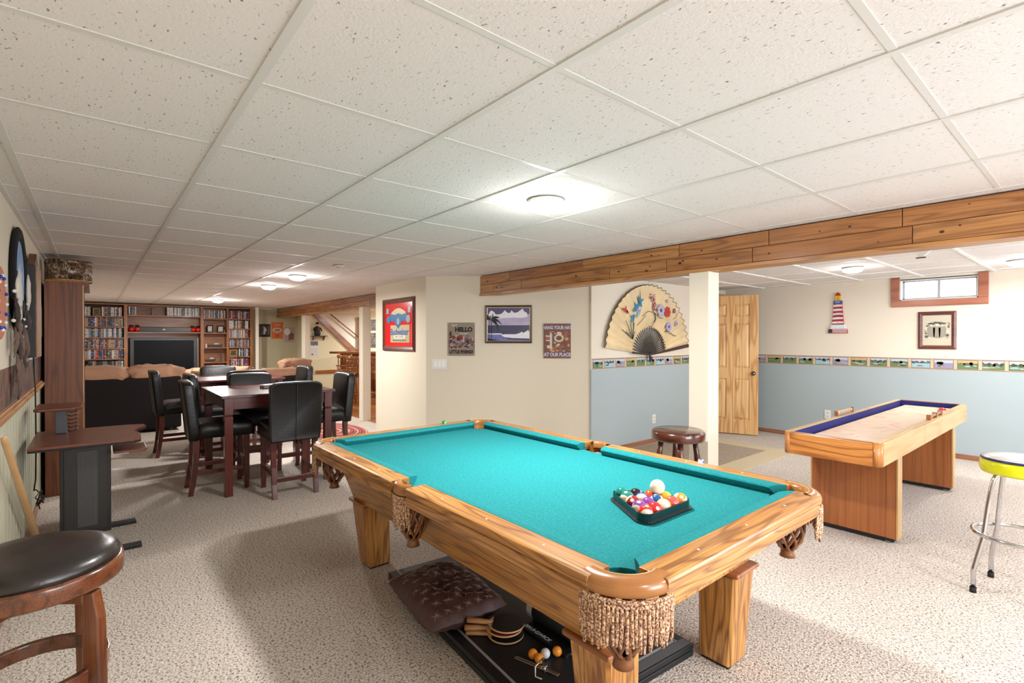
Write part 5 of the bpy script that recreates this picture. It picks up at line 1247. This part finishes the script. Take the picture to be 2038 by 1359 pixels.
# ------------------------------------------------------------------ sofas
TAN = P('tan_suede', (160, 120, 94), .85, bump=.15, bscale=40, var=.08, vscale=8); SOFB = P('dark_sofa_back', (24, 19, 20), .8, spec=.2)
def sofa(name, label, x, y, w, rz, hback, roll, cat='sofa', n=3, depth=.9):
    """local: back towards -x (viewer), seat towards +x, width along y"""
    t = thing(name, label, cat, (x, y, 0), rz)
    MB().box(0, -w/2, .04, .26, w/2, hback).build('back', SOFB, t, bev=.03)
    MB().box(.2, -w/2+.02, .04, depth, w/2-.02, .42).build('base', SOFB, t, bev=.03)
    k = w/n
    for i in range(n):
        cy = -w/2+k*(i+.5)
        MB().ball((.215, cy, hback+roll*.15), 1, 44, sc=(.20, k*.53, roll), e=(.55, .45), amp=.22, fr=11).build('back_cushion', TAN, t)
        MB().ball((.60, cy, .45), 1, 24, sc=(.33, k*.5, .11), e=(.4, .35)).build('seat_cushion', TAN, t)
    for s in (-1, 1): MB().ball((.52, s*(w/2-.1), .50), 1, 24, sc=(.40, .11, .17), e=(.45, .45)).build('arm', TAN, t)
    for a in (.06, depth-.1):
        for s in (-1, 1): MB().cyl((a, s*(w/2-.08), 0), .025, .05, 12).build('foot', BLKP, t)
    return t
sofa('sofa', 'long dark-backed sofa with puffy tan cushions, seen from behind before the television', 8.9, -.375, 1.27, 0, .80, .145, n=2)
sofa('loveseat', 'tan and dark loveseat behind the far dining table, facing the television', 9.45, -2.62, 1.02, R_(4), .70, .11, 'loveseat', n=1)
sofa('recliner', 'dark recliner with plump tan headrest beside the wall shelf', 10.5, -3.19, .54, R_(6), .80, .13, 'recliner', n=1, depth=.85)
sofa('armchair', 'tan armchair seen between the two dining tables and the bookcases', 11.2, -1.95, 1.1, R_(0), .66, .12, 'armchair', n=1)

# ------------------------------------------------------------------ far wall pictures
def wallpic(name, label, y0, y1, z0, z1, X, cat, fm=None, pic=None, fw_=.02):
    t = thing(name, label, cat, (X, (y0+y1)/2, z0), -pi/2); w = abs(y0-y1)/2; h = z1-z0
    if fm: frame(MB(), -w, 0, w, h, fw_, -.02, 0).build('frame', fm, t); MB().box(-w+fw_*.8, -.008, fw_*.8, w-fw_*.8, -.003, h-fw_*.8).build('print', pic, t)
    else: MB().box(-w, -.004, 0, w, -.001, h).build('sheet', pic, t)
    return t
t = wallpic('framed_photo', 'dark framed photo of a white egret left of the orange poster', -3.136, -3.40, 1.40, 1.712, 13.5, 'picture', BF, P('egret_ground', (52, 40, 38), .4), .045)
flat('egret', [(-.02, .06), (.0, .06), (.02, .12), (.05, .17), (.02, .22), (-.01, .25), (-.03, .26), (-.02, .2), (-.03, .13)], P('egret_white', (210, 206, 190), .5), t, -.0085); scatter(t, 14, -.07, .05, .07, .11, -.0087, [P('reed', (110, 100, 80), .5), BF], (.006, .02), 3)
t = wallpic('orange_poster', 'orange tin poster with a pale oval on the far wall', -3.425, -3.70, 1.35, 1.768, 13.5, 'poster', None, P('poster_orange', (208, 98, 42), .5))
flat('oval', ell(0, .22, .105, .055, 20), WHITE, t, -.0045); flat('picture', ell(0, .22, .085, .04, 18), P('poster_green', (120, 130, 104), .5), t, -.0058); flat('sub_panel', rect(-.05, .04, .05, .12), P('poster_dark', (170, 70, 34), .5), t, -.0045); [flat('stroke', rect(-.06+i*.03, .33, -.045+i*.03, .37), P('poster_pale', (232, 170, 110), .5), t, -.0045) for i in range(5)]
t = wallpic('wall_poster', 'pale poster with a dark wheel drawing beside the thin white post', -3.733, -3.985, 1.262, 1.646, 13.5, 'poster', None, P('poster_mauve', (176, 152, 150), .5))
flat('wheel', ell(-.06, .27, .07, .09, 18), WHITE, t, -.0045); flat('shape', [(-.03, .05), (.1, .08), (.1, .2), (.04, .26), (.02, .2), (-.02, .22)], P('poster_umber', (120, 84, 70), .5), t, -.0045); MB().tube([(.0, -.006, .19), (.05, -.006, .24), (.07, -.006, .19), (.1, -.006, .21)], .006, n=5).build('stroke', INK, t)
# shelf with figure, calendar
t = thing('wall_shelf', 'small dark wooden bracket shelf on the wall under the stairs', 'shelf', (12.6, -4.27, 1.335), -pi/2)
MB().box(-.19, -.14, .075, .19, 0, .091).build('board', CHERRY[0], t, bev=.003)
for s in (-1, 1): MB().prism([(-.13, .075), (0, .075), (0, -.03), (-.03, -.01)], s*.13-.01, s*.13+.01, ax='x').build('bracket', CHERRY[0], t)
t = thing('butler_figure', 'dark green figurine with a black hat standing on the small wall shelf', 'figurine', (12.53, -4.23, 1.4265))
MB().lathe([(.055, 0), (.075, .03), (.07, .12), (.06, .2), (.03, .235)], n=18).build('coat', P('figure_green', (24, 34, 30), .6), t); MB().ball((-.01, 0, .26), .034, 14).build('head', P('figure_face', (220, 170, 156), .6), t)
MB().lathe([(.055, .285), (.055, .292), (.034, .294), (.034, .33), (.0, .335)], n=18).build('hat', BLKP, t); MB().box(-.075, -.012, .16, -.06, .012, .23).build('scarf', P('figure_red', (130, 24, 30), .6), t)
for s in (-1, 1): MB().tube([(0, s*.05, .2), (-.02, s*.095, .15), (-.05, s*.085, .11)], [.02, .018, .014], n=8).build('arm', P('figure_green', (24, 34, 30), .6), t); MB().ball((-.02, s*.03, .012), .022, 10).build('boot', BLKP, t)
t = wallpic('wall_calendar', 'white wall calendar with a grey car photo under the little shelf', -4.085, -4.275, .93, 1.30, 12.6, 'calendar', None, WHITE)
flat('photo', rect(-.088, .255, .088, .36), collage('grey_car_photo', [(70, 70, 72), (150, 150, 152), (40, 40, 42), (110, 110, 112)], 26), t, -.0045)
cg = MB()
for i in range(6): cg.prism(rect(-.08, .02+i*.036, .08, .022+i*.036), -.0048, -.004, ax='y')
for i in range(8): cg.prism(rect(-.08+i*.0226, .02, -.078+i*.0226, .202), -.0048, -.004, ax='y')
cg.build('grid', P('calendar_grey', (170, 170, 170), .6), t); flat('ad_mark', rect(-.07, .025, -.03, .05), INK, t, -.005)
# stairs: stringer and rail against the bright stair wall
t = thing('staircase', 'wooden stair stringer rising to the left along the bright stair wall', 'staircase', (12.6, -4.7, 0), -pi/2)
def sp(y, z): return (-(y+4.7), z)
MB().prism([sp(-4.12, 1.96), sp(-4.27, 1.96), sp(-5.32, 1.0), sp(-5.17, .96)], -.045, 0, ax='y').build('stringer', CAPT[0], t)
MB().prism([sp(-4.27, 1.96), sp(-5.45, 1.96), sp(-5.45, .93), sp(-5.32, 1.0)], -.02, 0, ax='y').build('stair_wall', P('stair_wall_white', (238, 234, 220), .8), t)
MB().tube([(sp(-4.55, 0)[0], -.09, 1.96), (sp(-5.27, 0)[0], -.09, 1.40)], .014, n=8).build('handrail', CAPT[0], t)
for q in (.25, .8): MB().tube([(sp(-4.55-.85*q, 0)[0], -.09, 1.96-.66*q), (sp(-4.55-.85*q, 0)[0], -.0, 1.91-.66*q)], .006, n=6).build('rail_bracket', STEEL, t)
t = thing('newel_post', 'yellow pine newel post at the foot of the stairs by the bar', 'post', (12.5, -5.36, 0)); MB().box(-.05, -.06, 0, .05, .06, 1.92).build('shaft', P('yellow_pine', (216, 184, 96), .45, var=.15, vscale=5), t); MB().box(-.06, -.07, 1.84, .06, .07, 1.9).build('cap', CAPT[0], t)
DP = collage('sepia_group_photo', [(28, 24, 22), (70, 62, 56), (130, 120, 110), (44, 38, 36)], 18)
wallpic('unframed_photo', 'upper dark photo on the wall right of the cream post', -5.62, -5.84, 1.56, 1.86, 12.6, 'photo', None, DP)
wallpic('unframed_photo', 'lower dark narrow photo on the wall right of the cream post', -5.64, -5.80, 1.11, 1.51, 12.6, 'photo', None, DP)

# ------------------------------------------------------------------ bar and captain stools
br = thing('bar_counter', 'dark wood bar counter with a thick top beyond the far beam', 'bar', (10.95, -5.10, 0), R_(207))
MB().box(-1.2, -.30, 1.0, 1.5, .32, 1.05).build('bar_top', CAPT[0], br, bev=.01); MB().box(-1.1, -.05, .0, 1.45, .22, 1.0).build('front_panel', OAKD[2], br)
MB().box(-1.1, -.02, .55, 1.4, -.055, .6).build('rail_moulding', CAPT[0], br)
def captain(label):
    t = thing('captain_stool', label, 'bar stool', (0, 0, 0), 0, 'captain bar stools at the bar')
    MB().lathe([(0, .63), (.17, .63), (.19, .645), (.19, .665), (.16, .675), (0, .665)], n=24).build('seat', CAPT[0], t)
    for k in range(4):
        q = pi/4+k*pi/2; p0 = Vector((.21*cos(q), .21*sin(q), 0)); p1 = Vector((.12*cos(q), .12*sin(q), .64))
        MB().tube([tuple(p0.lerp(p1, u)) for u in (0, .2, .35, .5, .7, 1)], [.012, .016, .021, .015, .021, .014], n=10).build('leg', CAPT[2], t)
        d = Vector((cos(q+pi/2), sin(q+pi/2), 0)); a, b_ = p0.lerp(p1, .35), Vector((.21*cos(q+pi/2), .21*sin(q+pi/2), 0)).lerp(Vector((.12*cos(q+pi/2), .12*sin(q+pi/2), .64)), .35)
        MB().tube([tuple(a), tuple((a+b_)/2), tuple(b_)], [.009, .014, .009], n=8).build('stretcher', CAPT[0], t)
    arc = [(-.19*cos(a), .21*sin(a)) for a in [R_(-80+160*i/16) for i in range(17)]]
    MB().tube([(x, y, .76) for x, y in arc], .016, n=8).build('arm_rail', CAPT[0], t)
    MB().tube([(x*1.12, y*.98, .965) for x, y in arc[3:14]], .032, n=8, flat=(.45, 1.2)).build('crest_rail', CAPT[1], t)
    for i in range(2, 15, 2): x, y = arc[i]; MB().tube([(x*.86, y*.86, .665), (x, y, .76)], [.009, .011], n=6).build('spindle', CAPT[2], t)
    for i in range(4, 13, 2): x, y = arc[i]; MB().tube([(x, y, .765), (x*1.08, y*.98, .86), (x*1.12, y*.98, .945)], [.008, .013, .009], n=6).build('spindle', CAPT[2], t)
    return t
c0 = captain('captain bar stool left of the cream post, farthest along the bar'); c0.location = (10.95, -4.33, 0); c0.rotation_euler = (0, 0, R_(-35))
dup(c0, (10.05, -4.2, 0), R_(-60), 'captain bar stool partly hidden behind the cream post'); dup(c0, (9.85, -4.55, 0), R_(-70), 'captain bar stool between the cream post and the wall block')

# ------------------------------------------------------------------ left wall hangings
t = thing('beaded_shield', 'orange leather shield with white and blue beads at the left edge', 'wall hanging', (3.40, YL, 1.53))
MB().prism(ell(0, 0, .20, .175, 28), -.014, -.003, ax='y').build('leather_disc', P('orange_leather', (186, 96, 44), .6, bump=.2, bscale=60), t, bev=.004)
b1 = MB().ball((0, 0, 0), .009, 8).build('bead', WHITE, t); b2 = MB().ball((0, 0, 0), .009, 8).build('bead', P('bead_blue', (24, 54, 170), .25), t)
for i in range(16):
    q = 2*pi*i/16; o = (b1, b2)[i % 2]
    if i > 1: o = o.copy(); COL.objects.link(o)
    o.location = (.15*cos(q), -.018, .13*sin(q))
t = thing('feather_mandala', 'black fur hoop with a snowy blue painting and hanging brown feathers', 'wall hanging', (4.12, YL, 1.70))
FUR = P('black_fur', (16, 15, 16), .95, bump=.8, bscale=180); WF = P('white_fur', (214, 206, 194), .95, bump=.8, bscale=150)
hp = MB().tube([(.29*cos(a), 0, .275*sin(a)) for a in [2*pi*i/40 for i in range(40)]], .036, n=10, closed=True); hp.v = [(v[0], v[1]*.42-.017, v[2]) for v in hp.v]; hp.build('hoop', FUR, t)
flat('painting', ell(0, -.01, .235, .24, 30), P('painted_sky', (116, 152, 196), .6, var=.25, vscale=9), t, -.02)
SNOW = P('painted_snow', (206, 210, 216), .6, var=.06, vscale=20)
flat('painted_wolf', [(-.10, -.22), (-.12, -.06), (-.08, .02), (-.09, .08), (-.04, .05), (.0, .10), (.03, .04), (.09, .06), (.06, 0), (.12, -.04), (.13, -.14), (.10, -.22)], SNOW, t, -.0215); flat('painted_bank', [(-.2, -.12), (-.1, -.06), (0, -.10), (.1, -.05), (.2, -.12), (.14, -.2), (0, -.245), (-.14, -.2)], P('painted_mauve', (150, 134, 140), .6, var=.2, vscale=15), t, -.0205)
for x, z, sx, sz in ((-.27, -.06, .05, .07), (-.25, -.19, .04, .06), (.28, -.05, .035, .11)): MB().ball((x, -.035, z), 1, 18, sc=(sx, .014, sz), amp=.25, fr=30).build('fur_tuft', WF, t)
FE = P('brown_feather', (104, 82, 70), .8, var=.3, vscale=14, bump=.4, bscale=120); FEd = P('dark_feather', (58, 44, 40), .8, var=.3, vscale=14)
rr = random.Random(3)
for i, (x, z0, z1) in enumerate(((-.33, -.12, -.30), (-.25, -.20, -.36), (-.38, -.28, -.44), (-.20, -.30, -.50), (-.05, -.30, -.47), (.12, -.26, -.42), (.25, -.16, -.32), (-.30, -.42, -.58), (-.12, -.45, -.62), (.05, -.42, -.56), (.22, -.30, -.48), (-.22, -.52, -.68), (.33, -.18, -.30))):
    MB().tube([(x*.8, -.03, max(z0+.15, -.27)), (x, -.024, z0+.03)], .004, n=6).build('thong', INK, t)
    MB().ball((x, -.026, z0+.035), .010, 8).build('bead', WHITE, t)
    pts = [(0, 0), (.03, -.3), (.042, -.6), (.025, -.85), (0, -1), (-.03, -.85), (-.042, -.6), (-.03, -.3)]
    L_ = z0-z1; f = MB(); vs = []; 
    for k in range(11):
        u = k/10; w = .042*sin(pi*min(1, u*.95+.08))**.7
        for s in (-1, 0, 1): vs.append((x+s*w+.02*sin(u*2+i), -.022-.02*sin(pi*u)*(1 if s == 0 else .4)-.006*rr.random(), z0-u*L_))
    fs = [(3*k+s, 3*k+s+1, 3*k+s+4, 3*k+s+3) for k in range(10) for s in (0, 1)]
    o = f.add(vs, fs, 0, True).build('feather', FE if i % 3 else FEd, t); m_ = o.modifiers.new('s', 'SOLIDIFY'); m_.thickness = .004
t = thing('wall_sign_box', 'tall dark slim light box seen edge on, with a wooden front and a crest', 'light box', (4.82, YL, 1.23))
MB().box(-.17, -.052, 0, .17, 0, .625).build('box', P('box_black', (34, 32, 34), .5), t, bev=.003); MB().box(-.165, -.062, .0, .165, -.052, .62).build('front_frame', P('sign_front_tan', (150, 112, 80), .5, var=.2, vscale=20), t, bev=.003)
MB().prism([(-.17, .625), (-.10, .66), (0, .72), (.10, .66), (.17, .625)], -.05, -.01, ax='y').build('crest', WALNUT[0], t, bev=.004)
t = thing('wooden_plaque', 'small brown wooden plaque just before the tall bookcase', 'plaque', (5.45, YL, 1.37)); MB().box(-.16, -.03, 0, .16, 0, .26).build('board', WALNUT[0], t, bev=.006)
cd_ = MB().tube([(4.86, YL-.028, 1.235), (4.87, YL-.036, 1.0), (4.90, YL-.036, .6), (4.93, YL-.03, .35), (4.95, YL-.02, .27)], .0045, n=6)
cp = [(4.97+.09*sin(k*1.7)*(.5+.5*sin(k*.6)), YL-.03-.02*(k % 3), .27-.05*(1-cos(k*1.7))*.9-.004*k) for k in range(14)]
cd_.tube([(4.95, YL-.02, .27)]+cp, .004, n=6)
t = cd_.build('power_cord', P('cord_black', (20, 20, 20), .5)); tag(t, 'black power cord hanging from the light box, coiled at its plug', 'cord')
t = thing('wall_outlet', 'white wall outlet low on the left wall by the leaning bat', 'outlet', (4.55, YL, .20), 0); MB().box(-.036, -.006, 0, .036, 0, .116).build('plate', WHITE, t, bev=.002)
a, b_ = Vector((3.13, .305, .925)), Vector((4.58, .29, .012))
st = thing('wooden_stick', 'smooth pale wooden stick leaning on the left wall behind the bar stool', 'stick', tuple(b_)); d = a-b_
MB().tube([tuple(d*u) for u in (0, .1, .5, .9, .975, .99, 1)], [.02, .021, .0175, .0135, .0135, .011, .004], n=18).build('shaft', P('pale_ash', (214, 168, 116), .35, coat=.2, var=.1, vscale=4), st)
SC.cycles.max_bounces = 8; SC.cycles.caustics_reflective = False
